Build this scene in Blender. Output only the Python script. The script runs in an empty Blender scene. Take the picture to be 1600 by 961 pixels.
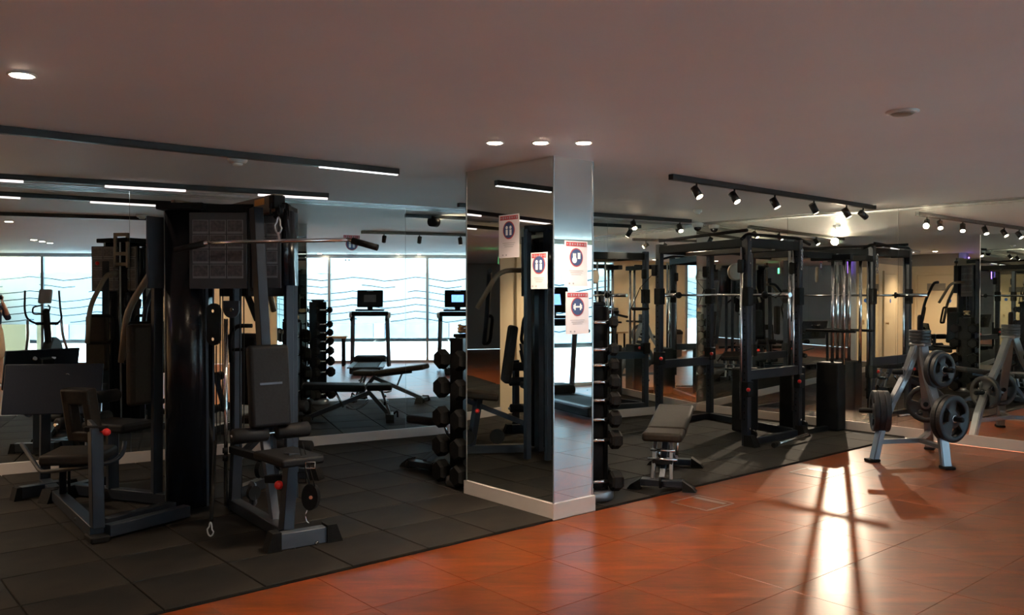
import bpy, bmesh, math, random
from mathutils import Vector, Matrix
random.seed(7)
R_ = math.radians
sc = bpy.context.scene
COL = sc.collection

# ------------------------------------------------------------------ camera
FPX = 1325.0; PITCH = R_(0.75); CAMH = 1.6; CEIL = 2.6
cam_d = bpy.data.cameras.new('camera'); cam = bpy.data.objects.new('camera', cam_d); COL.objects.link(cam)
cam_d.sensor_width = 36; cam_d.lens = FPX / 1600 * 36; cam_d.clip_start = 0.05; cam_d.clip_end = 200
cam.location = (0, 0, CAMH); cam.rotation_euler = (math.pi / 2 - PITCH, 0, 0)
sc.camera = cam

# ------------------------------------------------------------------ world, exposure
w = bpy.data.worlds.new('World'); sc.world = w; w.use_nodes = True
nt = w.node_tree; bg = nt.nodes['Background']
bg.inputs[0].default_value = (0.62, 0.84, 1.0, 1); bg.inputs[1].default_value = 3.2
sc.view_settings.view_transform = 'Standard'; sc.view_settings.look = 'None'
sc.view_settings.gamma = 1; sc.view_settings.use_curve_mapping = False
sc.view_settings.exposure = 2.0
cy = sc.cycles
cy.max_bounces = 14; cy.glossy_bounces = 8; cy.diffuse_bounces = 3; cy.transmission_bounces = 6; cy.transparent_max_bounces = 12
cy.sample_clamp_indirect = 6; cy.caustics_reflective = True; cy.caustics_refractive = False; cy.blur_glossy = 0.3
try:
    cy.use_denoising = True
except Exception:
    pass

def ray(px, py):
    u = (px - 800) / FPX; v = -(py - 480.5) / FPX
    return Vector((u, math.cos(PITCH) + v * math.sin(PITCH), -math.sin(PITCH) + v * math.cos(PITCH)))
def at(px, py, Y):
    d = ray(px, py); t = Y / d.y
    return Vector((d.x * t, Y, CAMH + d.z * t))
def fl(px, py, z=0.0):
    d = ray(px, py); t = (z - CAMH) / d.z
    return Vector((d.x * t, d.y * t, z))
def ce(px, py):
    return fl(px, py, CEIL)
def V(*a): return Vector(a)

# directions of the plan: A runs along the mat edge, B across it; L is the left mirror wall, RW the right one, WN the window wall
A = V(.7593, .6508, 0); B = V(.6508, -.7593, 0)
LM = V(-.515, .857, 0); LU = V(.857, .515, 0); LD = 8.776
RN = V(.754, .657, 0); RU = V(.657, -.754, 0); RD = 9.67
WD = V(.554, .832, 0); WNRM = V(.832, -.554, 0); W0 = V(3.14, -4.0, 0); WDIST = 4.83
CORNER = V(2.561, 11.78, 0)
def Lp(s): return LM * LD + LU * s
def Rp(t): return CORNER + RU * t
def Wp(t): return W0 + WD * t
PIL = V(.295, 6.02, 0)

# the ceiling spot aimed at the right mirror: a lamp added behind that mirror supplies its bounce
def mirR(p): return p - RN * (2 * (RN.dot(p) - RD))
SPOT_AT = mirR(fl(1311, 612)); SPOT_AT.z = 2.52
def lamp(name, kind, loc, energy, color, aim=None, size=None, angle=None, blend=None):
    d = bpy.data.lights.new(name, kind); o = bpy.data.objects.new(name, d); COL.objects.link(o)
    o.location = loc; d.energy = energy; d.color = color
    if aim is not None: o.rotation_euler = (Vector(aim) - Vector(loc)).to_track_quat('-Z', 'Y').to_euler()
    if size is not None: d.shadow_soft_size = size
    if angle: d.spot_size = R_(angle); d.spot_blend = blend or 0.5
    return o
SILVER_T = 0.05                                    # share the right-hand glass passes from the added lamp behind it
VL = mirR(SPOT_AT)
SUN_D = V(.60, -.40, -.95)                          # the sun stands over the roof and lights the paving outside
sd_ = bpy.data.lights.new('sun', 'SUN'); so_ = bpy.data.objects.new('sun', sd_); COL.objects.link(so_)
sd_.energy = 10.0; sd_.color = (.96, .98, 1); sd_.angle = R_(.6); so_.rotation_euler = SUN_D.to_track_quat('-Z', 'Y').to_euler()
lamp('added_bounce_lamp', 'SPOT', VL, 2400 / SILVER_T, (1, .80, .58), fl(1290, 800), 0.035, 62, 0.6)  # added lamp at the spot's mirror image, shining in through the glass

# ------------------------------------------------------------------ materials
MATS = {}
def mat(name, col, rough=.5, metal=0.0, spec=.5, emit=None, noise=None, bump=0.0, nscale=20, coat=0):
    m = bpy.data.materials.new(name); m.use_nodes = True; n = m.node_tree.nodes; l = m.node_tree.links
    p = n['Principled BSDF']
    p.inputs['Base Color'].default_value = (*col, 1); p.inputs['Roughness'].default_value = rough
    p.inputs['Metallic'].default_value = metal; p.inputs['Specular IOR Level'].default_value = spec
    if coat: p.inputs['Coat Weight'].default_value = coat; p.inputs['Coat Roughness'].default_value = .1
    if emit: p.inputs['Emission Color'].default_value = (*emit[0], 1); p.inputs['Emission Strength'].default_value = emit[1]
    if noise is not None or bump:
        tc = n.new('ShaderNodeTexCoord'); tx = n.new('ShaderNodeTexNoise'); tx.inputs['Scale'].default_value = nscale
        tx.inputs['Detail'].default_value = 5; l.new(tc.outputs['Object'], tx.inputs['Vector'])
        if noise is not None:
            mx = n.new('ShaderNodeMix'); mx.data_type = 'RGBA'; mx.inputs[6].default_value = (*col, 1)
            mx.inputs[7].default_value = (*noise, 1); cr = n.new('ShaderNodeMapRange')
            cr.inputs[1].default_value = .35; cr.inputs[2].default_value = .7
            l.new(tx.outputs['Fac'], cr.inputs[0]); l.new(cr.outputs[0], mx.inputs[0]); l.new(mx.outputs[2], p.inputs['Base Color'])
        if bump:
            b = n.new('ShaderNodeBump'); b.inputs['Strength'].default_value = bump; b.inputs['Distance'].default_value = .004
            l.new(tx.outputs['Fac'], b.inputs['Height']); l.new(b.outputs[0], p.inputs['Normal'])
    MATS[name] = m
    return m
def mirror_mat(name, through):
    m = bpy.data.materials.new(name); m.use_nodes = True; n = m.node_tree.nodes; l = m.node_tree.links
    n.remove(n['Principled BSDF']); out = n['Material Output']
    g = n.new('ShaderNodeBsdfGlossy'); g.inputs['Color'].default_value = (.80, .85, .83, 1); g.inputs['Roughness'].default_value = 0
    if through:
        t = n.new('ShaderNodeBsdfTransparent'); mx = n.new('ShaderNodeMixShader'); mx.inputs[0].default_value = through
        l.new(g.outputs[0], mx.inputs[1]); l.new(t.outputs[0], mx.inputs[2]); l.new(mx.outputs[0], out.inputs[0])
    else:
        l.new(g.outputs[0], out.inputs[0])
    return m
M_mirror = mirror_mat('mirror_silver', 0); M_halfmirror = mirror_mat('mirror_part_clear', SILVER_T)  # second one is made partly clear so the added lamp gets through
M_frame = mat('frame_paint', (.016, .021, .031), .42, .3, .4, noise=(.021, .027, .038), nscale=6)
M_black = mat('black_paint', (.006, .007, .0085), .6, 0, .12, noise=(.010, .011, .012), nscale=9)
M_greyf = mat('grey_frame_paint', (.075, .088, .11), .42, .4, .5, noise=(.09, .10, .125), nscale=8)
M_vinyl = mat('pad_vinyl', (.009, .0092, .0105), .58, 0, .18, noise=(.012, .012, .0135), bump=.15, nscale=60)
M_vinylb = mat('pad_vinyl_worn', (.026, .020, .015), .58, 0, .18, noise=(.019, .015, .012), bump=.15, nscale=50)
M_rubber = mat('rubber', (.006, .006, .0065), .7, 0, .16, noise=(.010, .010, .010), nscale=40, bump=.2)
M_chrome = mat('chrome', (.75, .75, .76), .14, 1, noise=(.70, .70, .72), nscale=5)
M_silver = mat('silver_paint', (.27, .28, .30), .3, .75, noise=(.24, .25, .27), nscale=8)
M_steel = mat('zinc_steel', (.62, .62, .62), .3, .3, noise=(.56, .56, .57), nscale=12)
M_alu = mat('aluminium', (.45, .47, .49), .3, .9, noise=(.40, .42, .44), nscale=12)
M_red = mat('red_plastic', (.70, .02, .015), .35, noise=(.6, .02, .015), nscale=20)
M_orange = mat('orange_label', (.75, .33, .03), .5, noise=(.65, .28, .03), nscale=30)
M_taupe = mat('taupe_lit_tone', (.20, .16, .115), .45, .2, noise=(.18, .14, .10), nscale=8)  # warm light on boom, press arms and rack beam is in this colour
M_acryl = mat('smoked_acrylic', (.006, .008, .012), .22, 0, .35, noise=(.008, .010, .014), nscale=4)
M_board = mat('board_black', (.028, .030, .036), .45, noise=(.034, .036, .042), nscale=10)
M_card = mat('board_card', (.040, .038, .042), .5, noise=(.10, .085, .085), nscale=45)
M_cardline = mat('board_card_rim', (.17, .17, .18), .5, noise=(.14, .14, .15), nscale=30)
M_plaster = mat('ceiling_plaster', (.77, .77, .79), .6, 0, .3, noise=(.74, .74, .76), nscale=1.2, bump=.03)
M_cream = mat('cream_paint', (.78, .60, .38), .5, noise=(.74, .57, .36), nscale=1.5)
M_dado = mat('taupe_wall', (.30, .25, .20), .6, noise=(.27, .22, .18), nscale=2)
M_greyw = mat('grey_wall', (.33, .32, .32), .6, noise=(.30, .29, .29), nscale=1.5)
M_skirt = mat('white_skirting', (.62, .55, .50), .4, noise=(.57, .50, .46), nscale=4)
M_trackb = mat('track_black', (.008, .008, .009), .4, noise=(.013, .013, .014), nscale=20)
M_led = mat('led_diffuser', (.9, .9, .9), .5, emit=((1, .84, .82), .42), noise=(.85, .85, .85), nscale=9)
M_ledcool = mat('led_diffuser_cool', (.9, .9, .9), .5, emit=((.92, .95, 1), .8), noise=(.85, .85, .85), nscale=9)
M_lampglow = mat('lamp_glow', (1, .9, .8), .5, emit=((1, .80, .58), 60), noise=(1, .88, .76), nscale=9)
M_spotglow = mat('spot_glow', (1, .9, .8), .5, emit=((1, .78, .52), 25), noise=(1, .88, .76), nscale=9)
M_hotglow = mat('hot_spot_glow', (1, .9, .8), .5, emit=((1, .78, .48), 110), noise=(1, .88, .76), nscale=9)
M_plastic = mat('white_plastic', (.62, .62, .60), .4, noise=(.58, .58, .56), nscale=12)
M_paper = mat('paper', (.72, .66, .70), .5, noise=(.68, .62, .66), nscale=5)
M_paperb = mat('paper_sleeve', (.62, .66, .70), .2, noise=(.52, .56, .62), nscale=9)
M_pred = mat('poster_red', (.42, .05, .06), .5, noise=(.38, .05, .06), nscale=10)
M_pblue = mat('poster_navy', (.035, .06, .16), .5, noise=(.045, .07, .18), nscale=10)
M_pgrey = mat('poster_grey', (.36, .33, .36), .5, noise=(.32, .30, .33), nscale=10)
M_pwhite = mat('poster_white', (.80, .80, .82), .5, noise=(.76, .76, .78), nscale=10)
M_wood = mat('pale_wood', (.55, .36, .18), .5, noise=(.47, .30, .14), nscale=12)
M_screen = mat('screen_dark', (.10, .11, .12), .2, noise=(.13, .14, .15), nscale=8)
M_screenlit = mat('screen_lit', (.05, .10, .3), .2, emit=((.10, .22, .55), 1.2), noise=(.1, .2, .2), nscale=18)
M_green = mat('exit_green', (.05, .5, .15), .4, emit=((.10, .9, .25), 1.5), noise=(.05, .45, .13), nscale=10)
M_purple = mat('purple_led', (.3, .1, .9), .4, emit=((.25, .10, 1), 5), noise=(.3, .1, .8), nscale=10)
M_blue = mat('blue_sign', (.03, .12, .4), .4, noise=(.03, .1, .35), nscale=10)
M_plate_metal = mat('engraved_plate', (.24, .23, .21), .35, .5, noise=(.2, .19, .18), nscale=20)
M_bin = mat('bin_grey', (.17, .165, .16), .45, noise=(.15, .145, .14), nscale=8)
M_pave = mat('outside_paving', (.62, .62, .60), .8, noise=(.55, .55, .54), nscale=2)
M_conc = mat('outside_concrete', (.15, .17, .185), .8, noise=(.12, .14, .155), nscale=3)
M_dkwin = mat('outside_window', (.07, .10, .135), .5, noise=(.09, .12, .155), nscale=3)
M_brick = mat('outside_brick', (.24, .15, .10), .8, noise=(.18, .11, .08), nscale=9)
M_leaf = mat('leaf_green', (.06, .13, .03), .6, noise=(.09, .17, .05), nscale=15)
M_skin = mat('skin', (.62, .38, .27), .5, noise=(.58, .35, .25), nscale=9)
M_hair = mat('hair', (.12, .06, .03), .5, noise=(.16, .09, .05), nscale=60)
M_coat = mat('tan_cloth', (.50, .36, .22), .8, noise=(.45, .32, .19), nscale=25, bump=.3)
M_navy = mat('navy_cloth', (.015, .025, .06), .8, noise=(.02, .03, .07), nscale=25, bump=.3)

# rubber tile: black with grey-brown flecks and worn patches
def rubber_tile_mat():
    m = mat('gym_tile', (.030, .027, .024), .70, 0, .14)
    n = m.node_tree.nodes; l = m.node_tree.links; p = n['Principled BSDF']
    tc = n.new('ShaderNodeTexCoord'); oi = n.new('ShaderNodeObjectInfo')
    n1 = n.new('ShaderNodeTexNoise'); n1.inputs['Scale'].default_value = 190; n1.inputs['Detail'].default_value = 3
    n2 = n.new('ShaderNodeTexNoise'); n2.inputs['Scale'].default_value = 2.2; n2.inputs['Detail'].default_value = 6
    l.new(tc.outputs['Object'], n1.inputs['Vector']); l.new(tc.outputs['Object'], n2.inputs['Vector'])
    r1 = n.new('ShaderNodeMapRange'); r1.inputs[1].default_value = .62; r1.inputs[2].default_value = .72; r1.inputs[4].default_value = .55
    l.new(n1.outputs['Fac'], r1.inputs[0])
    r2 = n.new('ShaderNodeMapRange'); r2.inputs[1].default_value = .42; r2.inputs[2].default_value = .72
    l.new(n2.outputs['Fac'], r2.inputs[0])
    ad = n.new('ShaderNodeMath'); ad.operation = 'MULTIPLY_ADD'; ad.inputs[1].default_value = .35
    l.new(oi.outputs['Random'], ad.inputs[0]); l.new(r2.outputs[0], ad.inputs[2])
    mx = n.new('ShaderNodeMix'); mx.data_type = 'RGBA'; mx.inputs[6].default_value = (.0065, .0064, .0064, 1); mx.inputs[7].default_value = (.022, .018, .0145, 1)
    l.new(ad.outputs[0], mx.inputs[0])
    m2 = n.new('ShaderNodeMix'); m2.data_type = 'RGBA'; m2.inputs[7].default_value = (.055, .049, .042, 1)
    l.new(r1.outputs[0], m2.inputs[0]); l.new(mx.outputs[2], m2.inputs[6]); l.new(m2.outputs[2], p.inputs['Base Color'])
    b = n.new('ShaderNodeBump'); b.inputs['Strength'].default_value = .25; b.inputs['Distance'].default_value = .003
    l.new(n1.outputs['Fac'], b.inputs['Height']); l.new(b.outputs[0], p.inputs['Normal'])
    return m
M_tile = rubber_tile_mat()
# glossy red-brown vinyl floor
def floor_mat():
    m = mat('redwood_vinyl', (.3, .1, .04), .3, 0, .48)
    n = m.node_tree.nodes; l = m.node_tree.links; p = n['Principled BSDF']
    tc = n.new('ShaderNodeTexCoord'); oi = n.new('ShaderNodeObjectInfo')
    mp = n.new('ShaderNodeMapping'); mp.inputs['Rotation'].default_value = (0, 0, R_(40)); mp.inputs['Scale'].default_value = (1.1, 4.5, 1)
    n1 = n.new('ShaderNodeTexNoise'); n1.inputs['Scale'].default_value = 1.6; n1.inputs['Detail'].default_value = 7; n1.inputs['Roughness'].default_value = .65
    n2 = n.new('ShaderNodeTexNoise'); n2.inputs['Scale'].default_value = 55; n2.inputs['Detail'].default_value = 3
    l.new(tc.outputs['Object'], mp.inputs[0]); l.new(mp.outputs[0], n1.inputs['Vector']); l.new(tc.outputs['Object'], n2.inputs['Vector'])
    r = n.new('ShaderNodeMapRange'); r.inputs[1].default_value = .36; r.inputs[2].default_value = .68; l.new(n1.outputs['Fac'], r.inputs[0])
    mx = n.new('ShaderNodeMix'); mx.data_type = 'RGBA'; mx.inputs[6].default_value = (.10, .022, .005, 1); mx.inputs[7].default_value = (.36, .078, .015, 1)
    l.new(r.outputs[0], mx.inputs[0])
    m2 = n.new('ShaderNodeMix'); m2.data_type = 'RGBA'; m2.blend_type = 'MULTIPLY'; m2.inputs[0].default_value = .35
    l.new(mx.outputs[2], m2.inputs[6]); l.new(n2.outputs['Color'], m2.inputs[7])
    hs = n.new('ShaderNodeHueSaturation'); rv = n.new('ShaderNodeMapRange'); rv.inputs[3].default_value = .88; rv.inputs[4].default_value = 1.12
    l.new(oi.outputs['Random'], rv.inputs[0]); l.new(rv.outputs[0], hs.inputs['Value']); l.new(m2.outputs[2], hs.inputs['Color'])
    l.new(hs.outputs[0], p.inputs['Base Color'])
    rr = n.new('ShaderNodeMapRange'); rr.inputs[3].default_value = .23; rr.inputs[4].default_value = .36
    l.new(n1.outputs['Fac'], rr.inputs[0]); l.new(rr.outputs[0], p.inputs['Roughness'])
    b = n.new('ShaderNodeBump'); b.inputs['Strength'].default_value = .06; b.inputs['Distance'].default_value = .002
    l.new(n2.outputs['Fac'], b.inputs['Height']); l.new(b.outputs[0], p.inputs['Normal'])
    return m
M_floor = floor_mat()
def glass_mat():
    m = bpy.data.materials.new('window_glass'); m.use_nodes = True; n = m.node_tree.nodes; l = m.node_tree.links
    n.remove(n['Principled BSDF']); out = n['Material Output']
    t = n.new('ShaderNodeBsdfTransparent'); t.inputs[0].default_value = (.86, .95, .96, 1)
    g = n.new('ShaderNodeBsdfGlossy'); g.inputs['Roughness'].default_value = .0
    lw = n.new('ShaderNodeLayerWeight'); lw.inputs[0].default_value = .2
    mx = n.new('ShaderNodeMixShader'); l.new(lw.outputs['Fresnel'], mx.inputs[0]); l.new(t.outputs[0], mx.inputs[1]); l.new(g.outputs[0], mx.inputs[2])
    l.new(mx.outputs[0], out.inputs[0]); return m
M_glass = glass_mat()
FILM_Z0, FILM_Z1 = .95, 2.15
def film_mat():
    # frosted film with clear zigzag lines cut in it (flat print on the glass)
    m = bpy.data.materials.new('frosted_film'); m.use_nodes = True; n = m.node_tree.nodes; l = m.node_tree.links
    n.remove(n['Principled BSDF']); out = n['Material Output']
    tl = n.new('ShaderNodeBsdfTranslucent'); tl.inputs[0].default_value = (.80, .82, .83, 1)
    df = n.new('ShaderNodeBsdfDiffuse'); df.inputs[0].default_value = (.6, .63, .65, 1)
    fm = n.new('ShaderNodeMixShader'); fm.inputs[0].default_value = .18; l.new(tl.outputs[0], fm.inputs[1]); l.new(df.outputs[0], fm.inputs[2])
    tr = n.new('ShaderNodeBsdfTransparent'); tr.inputs[0].default_value = (.30, .38, .45, 1)
    tc = n.new('ShaderNodeTexCoord'); sp = n.new('ShaderNodeSeparateXYZ'); l.new(tc.outputs['Object'], sp.inputs[0])
    def mth(op, a, b=None):
        q = n.new('ShaderNodeMath'); q.operation = op
        for i, x in ((0, a), (1, b)):
            if x is None: continue
            if isinstance(x, (int, float)): q.inputs[i].default_value = x
            else: l.new(x, q.inputs[i])
        return q.outputs[0]
    pp = mth('PINGPONG', sp.outputs[0], .75); q2 = mth('PINGPONG', mth('MULTIPLY', sp.outputs[0], .61), .4)
    z = mth('ADD', sp.outputs[2], mth('ADD', mth('MULTIPLY', pp, .13), mth('MULTIPLY', q2, -.06)))
    ph = mth('FRACT', mth('DIVIDE', mth('SUBTRACT', z, FILM_Z0 + .03), .165))
    line0 = mth('LESS_THAN', mth('ABSOLUTE', mth('SUBTRACT', ph, .5)), .058)
    wn = n.new('ShaderNodeTexWhiteNoise'); wn.noise_dimensions = '2D'; cb_ = n.new('ShaderNodeCombineXYZ')
    row = mth('FLOOR', mth('DIVIDE', mth('SUBTRACT', z, FILM_Z0 + .03), .165))
    l.new(mth('FLOOR', mth('ADD', mth('DIVIDE', sp.outputs[0], .8), mth('MULTIPLY', row, .37))), cb_.inputs[0]); l.new(row, cb_.inputs[1]); l.new(cb_.outputs[0], wn.inputs['Vector'])
    line = mth('MULTIPLY', line0, mth('GREATER_THAN', wn.outputs['Value'], .22))
    mx = n.new('ShaderNodeMixShader'); l.new(line, mx.inputs[0]); l.new(fm.outputs[0], mx.inputs[1]); l.new(tr.outputs[0], mx.inputs[2])
    l.new(mx.outputs[0], out.inputs[0]); return m
M_film = film_mat()
def tread_mat():
    m = mat('diamond_tread', (.010, .015, .027), .5, .2, .3)
    n = m.node_tree.nodes; l = m.node_tree.links; p = n['Principled BSDF']
    tc = n.new('ShaderNodeTexCoord'); mp = n.new('ShaderNodeMapping'); mp.inputs['Rotation'].default_value = (0, R_(45), 0)
    ck = n.new('ShaderNodeTexChecker'); ck.inputs['Scale'].default_value = 45
    l.new(tc.outputs['Object'], mp.inputs[0]); l.new(mp.outputs[0], ck.inputs['Vector'])
    b = n.new('ShaderNodeBump'); b.inputs['Strength'].default_value = .6; b.inputs['Distance'].default_value = .004
    l.new(ck.outputs['Fac'], b.inputs['Height']); l.new(b.outputs[0], p.inputs['Normal'])
    return m
M_tread = tread_mat()

# ------------------------------------------------------------------ mesh helpers
ROOTM = {}
class Mb:
    def __init__(s): s.bm = bmesh.new()
    def box(s, c, size, rot=None, bev=0, seg=2):
        q = Matrix.Translation(Vector(c)) @ (rot.to_4x4() if rot is not None else Matrix()) @ Matrix.Diagonal((*size, 1))
        r = bmesh.ops.create_cube(s.bm, size=1, matrix=q)
        if bev:
            vs = set(r['verts']); es = [e for e in s.bm.edges if e.verts[0] in vs and e.verts[1] in vs]
            f = bmesh.ops.bevel(s.bm, geom=es, offset=bev, segments=seg, profile=.5, affect='EDGES')
            for x in f['faces']: x.smooth = True
        return s
    def beam(s, p0, p1, w, h, bev=.004, up=(0, 0, 1)):
        p0, p1 = Vector(p0), Vector(p1); d = p1 - p0; y = d.normalized(); u = Vector(up)
        if abs(y.dot(u)) > .95: u = A if abs(y.dot(A)) < .9 else B
        x = y.cross(u).normalized(); z = x.cross(y)
        rot = Matrix((x, y, z)).transposed()
        return s.box((p0 + p1) / 2, (w, d.length, h), rot, bev, 1)
    def cyl(s, p0, p1, r, r2=None, n=16):
        p0, p1 = Vector(p0), Vector(p1); r2 = r if r2 is None else r2
        d = (p1 - p0).normalized(); u = V(0, 0, 1) if abs(d.z) < .9 else V(1, 0, 0)
        x = d.cross(u).normalized(); y = d.cross(x)
        a = [s.bm.verts.new(p0 + (x * math.cos(k * 2 * math.pi / n) + y * math.sin(k * 2 * math.pi / n)) * r) for k in range(n)]
        b = [s.bm.verts.new(p1 + (x * math.cos(k * 2 * math.pi / n) + y * math.sin(k * 2 * math.pi / n)) * r2) for k in range(n)]
        for k in range(n):
            f = s.bm.faces.new((a[k], a[(k + 1) % n], b[(k + 1) % n], b[k])); f.smooth = n > 8
        s.bm.faces.new(a[::-1]); s.bm.faces.new(b)
        return s
    def lathe(s, prof, c, axis=(0, 0, 1), n=24):
        c = Vector(c); d = Vector(axis).normalized(); u = V(0, 0, 1) if abs(d.z) < .9 else V(1, 0, 0)
        x = d.cross(u).normalized(); y = d.cross(x); rings = []
        for r, h in prof:
            rings.append([s.bm.verts.new(c + d * h + (x * math.cos(k * 2 * math.pi / n) + y * math.sin(k * 2 * math.pi / n)) * max(r, .0004)) for k in range(n)])
        for i in range(len(rings) - 1):
            for k in range(n):
                f = s.bm.faces.new((rings[i][k], rings[i][(k + 1) % n], rings[i + 1][(k + 1) % n], rings[i + 1][k])); f.smooth = True
        s.bm.faces.new(rings[0][::-1]); s.bm.faces.new(rings[-1])
        return s
    def tube(s, pts, r, n=10, bend=0.0, closed=False):
        pts = [Vector(p) for p in pts]
        if bend:
            q = [pts[0]]
            for i in range(1, len(pts) - 1):
                a, b, c = pts[i - 1], pts[i], pts[i + 1]
                k0 = min(bend, (a - b).length * .45); k1 = min(bend, (c - b).length * .45)
                s0 = b + (a - b).normalized() * k0; s1 = b + (c - b).normalized() * k1
                for j in range(5):
                    t = j / 4; q.append(s0 * (1 - t) ** 2 + b * 2 * t * (1 - t) + s1 * t * t)
            q.append(pts[-1]); pts = q
        N = len(pts); rings = []; prev = None
        for i, p in enumerate(pts):
            if closed: d = (pts[(i + 1) % N] - pts[i - 1])
            else: d = pts[min(i + 1, N - 1)] - pts[max(i - 1, 0)]
            d.normalize()
            if prev is None:
                u = V(0, 0, 1) if abs(d.z) < .9 else V(1, 0, 0); x = d.cross(u).normalized()
            else:
                x = (prev - d * prev.dot(d)).normalized()
            prev = x; y = d.cross(x)
            rings.append([s.bm.verts.new(p + (x * math.cos(k * 2 * math.pi / n) + y * math.sin(k * 2 * math.pi / n)) * r) for k in range(n)])
        for i in range(N if closed else N - 1):
            a, b = rings[i], rings[(i + 1) % N]
            for k in range(n):
                f = s.bm.faces.new((a[k], a[(k + 1) % n], b[(k + 1) % n], b[k])); f.smooth = True
        if not closed:
            s.bm.faces.new(rings[0][::-1]); s.bm.faces.new(rings[-1])
        return s
    def prism(s, poly, ext, smooth=False):
        ext = Vector(ext); a = [s.bm.verts.new(Vector(p)) for p in poly]; b = [s.bm.verts.new(Vector(p) + ext) for p in poly]; n = len(a)
        s.bm.faces.new(a[::-1]); s.bm.faces.new(b)
        for k in range(n):
            f = s.bm.faces.new((a[k], a[(k + 1) % n], b[(k + 1) % n], b[k])); f.smooth = smooth
        return s
    def mesh(s, name):
        bmesh.ops.recalc_face_normals(s.bm, faces=s.bm.faces[:])
        me = bpy.data.meshes.new(name); s.bm.to_mesh(me); s.bm.free(); return me
    def o(s, name, m, parent=None, label=None):
        me_inv = None
        if parent is not None and parent.name in ROOTM: s.bm.transform(ROOTM[parent.name].inverted())
        me = s.mesh(name); me.materials.append(m)
        ob = bpy.data.objects.new(name, me); COL.objects.link(ob)
        if parent is not None:
            ob.parent = parent
            if parent.name in ROOTM: ROOTM[ob.name] = ROOTM[parent.name]
        if label: ob['label'] = label
        return ob
def thing(name, label, cat, loc=(0, 0, 0), rz=0, group=None):
    o = bpy.data.objects.new(name, None); COL.objects.link(o); o.empty_display_size = .1
    o.location = loc; o.rotation_euler = (0, 0, rz)
    tag(o, label, cat, group)
    ROOTM[o.name] = Matrix.Translation(Vector(loc)) @ Matrix.Rotation(rz, 4, 'Z')
    return o
def local(o):            # a thing whose parts are written in its own frame
    ROOTM.pop(o.name, None); return o
def tag(o, label, cat, group=None):
    o['label'] = label; o['category'] = cat
    if group: o['group'] = group
    return o
def struct(o): o['kind'] = 'structure'; return o
def dup(root, loc, rz, label, group=None):
    r = root.copy(); COL.objects.link(r); r.location = loc; r.rotation_euler = (0, 0, rz); r['label'] = label
    if group: r['group'] = group
    for ch in root.children:
        c = ch.copy(); COL.objects.link(c); c.parent = r
        for g in ch.children:
            d = g.copy(); COL.objects.link(d); d.parent = c
    return r
def share(src, name_parent, loc, rz=0, scale=None):
    c = src.copy(); COL.objects.link(c); c.parent = name_parent; c.location = loc; c.rotation_euler = (0, 0, rz)
    if scale: c.scale = scale
    return c
def rotz(d):             # rotation whose X axis is the plan direction d
    return Matrix.Rotation(math.atan2(d.y, d.x), 3, 'Z')
Z = V(0, 0, 1)

# ------------------------------------------------------------------ the setting
ROOM = [CORNER, Lp(-.42), Lp(-2.9), V(-6.16, 5.04, 0), V(-10, 4.6, 0), V(-10, -6.5, 0), Wp(-3.0), Wp(11.93), V(7.5, 6.1, 0)]
BACK = [CORNER, V(7.5, 6.1, 0), Wp(11.93), V(15, 8, 0), V(10, 19, 0), V(1.5, 18, 0), V(.8, 13.5, 0)]  # BACK is an unseen shell added behind the right glass against the sky
def slab(name, polys, z, th, m):
    b = Mb()
    for p in polys: b.prism([V(q.x, q.y, z) for q in p], (0, 0, th))
    return b.o(name, m)
floor = struct(slab('floor', [ROOM, BACK], -.12, .117, M_floor))
ceiling = struct(slab('ceiling', [ROOM, BACK], CEIL, .2, M_plaster))

def clip(poly, halves):
    for nrm, d in halves:
        out = []
        for i in range(len(poly)):
            p, q = poly[i], poly[(i + 1) % len(poly)]; a, b = nrm.dot(p) - d, nrm.dot(q) - d
            if a <= 0: out.append(p)
            if (a < 0 < b) or (b < 0 < a): out.append(p + (q - p) * (a / (a - b)))
        poly = out
        if len(poly) < 3: return []
    return poly
def area(p): return abs(sum(p[i].x * p[(i + 1) % len(p)].y - p[(i + 1) % len(p)].x * p[i].y for i in range(len(p)))) / 2
def tiles(parent, name, size, ra, rb, halves, z0, z1, m, gap, stagger=False):
    full = None
    for j in range(*rb):
        for i in range(*ra):
            o0 = PIL + A * (i * size) + B * (j * size)
            g = gap / 2
            poly = [o0 + A * g + B * g, o0 + A * (size - g) + B * g, o0 + A * (size - g) + B * (size - g), o0 + A * g + B * (size - g)]
            c = clip(poly, halves)
            if len(c) < 3 or area(c) < .004: continue
            whole = abs(area(c) - (size - gap) ** 2) < 1e-5
            if whole and full is not None:
                t = bpy.data.objects.new(name, full); COL.objects.link(t); t.parent = parent; t.location = (o0.x, o0.y, 0); continue
            b = Mb(); b.prism([V(p.x - o0.x, p.y - o0.y, z0) for p in c], (0, 0, z1 - z0))
            top = [e for e in b.bm.edges if all(abs(v.co.z - z1) < 1e-6 for v in e.verts)]
            bmesh.ops.bevel(b.bm, geom=top, offset=min(.003, gap), segments=1, affect='EDGES')
            me = b.mesh(name); me.materials.append(m)
            if whole: full = me
            t = bpy.data.objects.new(name, me); COL.objects.link(t); t.parent = parent; t.location = (o0.x, o0.y, 0)
bd = B.dot(PIL)
tiles(floor, 'floor_tile', .62, (-9, 12), (0, 11), [(-B, -bd), (RN, RD - .02), (WNRM, WDIST - .05), (V(-1, 0, 0), 2.4), (V(0, -1, 0), .3)], -.003, 0, M_floor, .0016, True)
mat_root = struct(slab('floor_mat', [clip([V(-6.2, 1, 0), V(10, 1, 0), V(10, 14, 0), V(-6.2, 14, 0)], [(LM, LD - .015), (RN, RD - .015), (B, bd), (V(-1, 0, 0), 6.1)])], -.001, .006, M_rubber))
mat_root['label'] = 'black rubber tiled mat under the machines'
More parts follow.
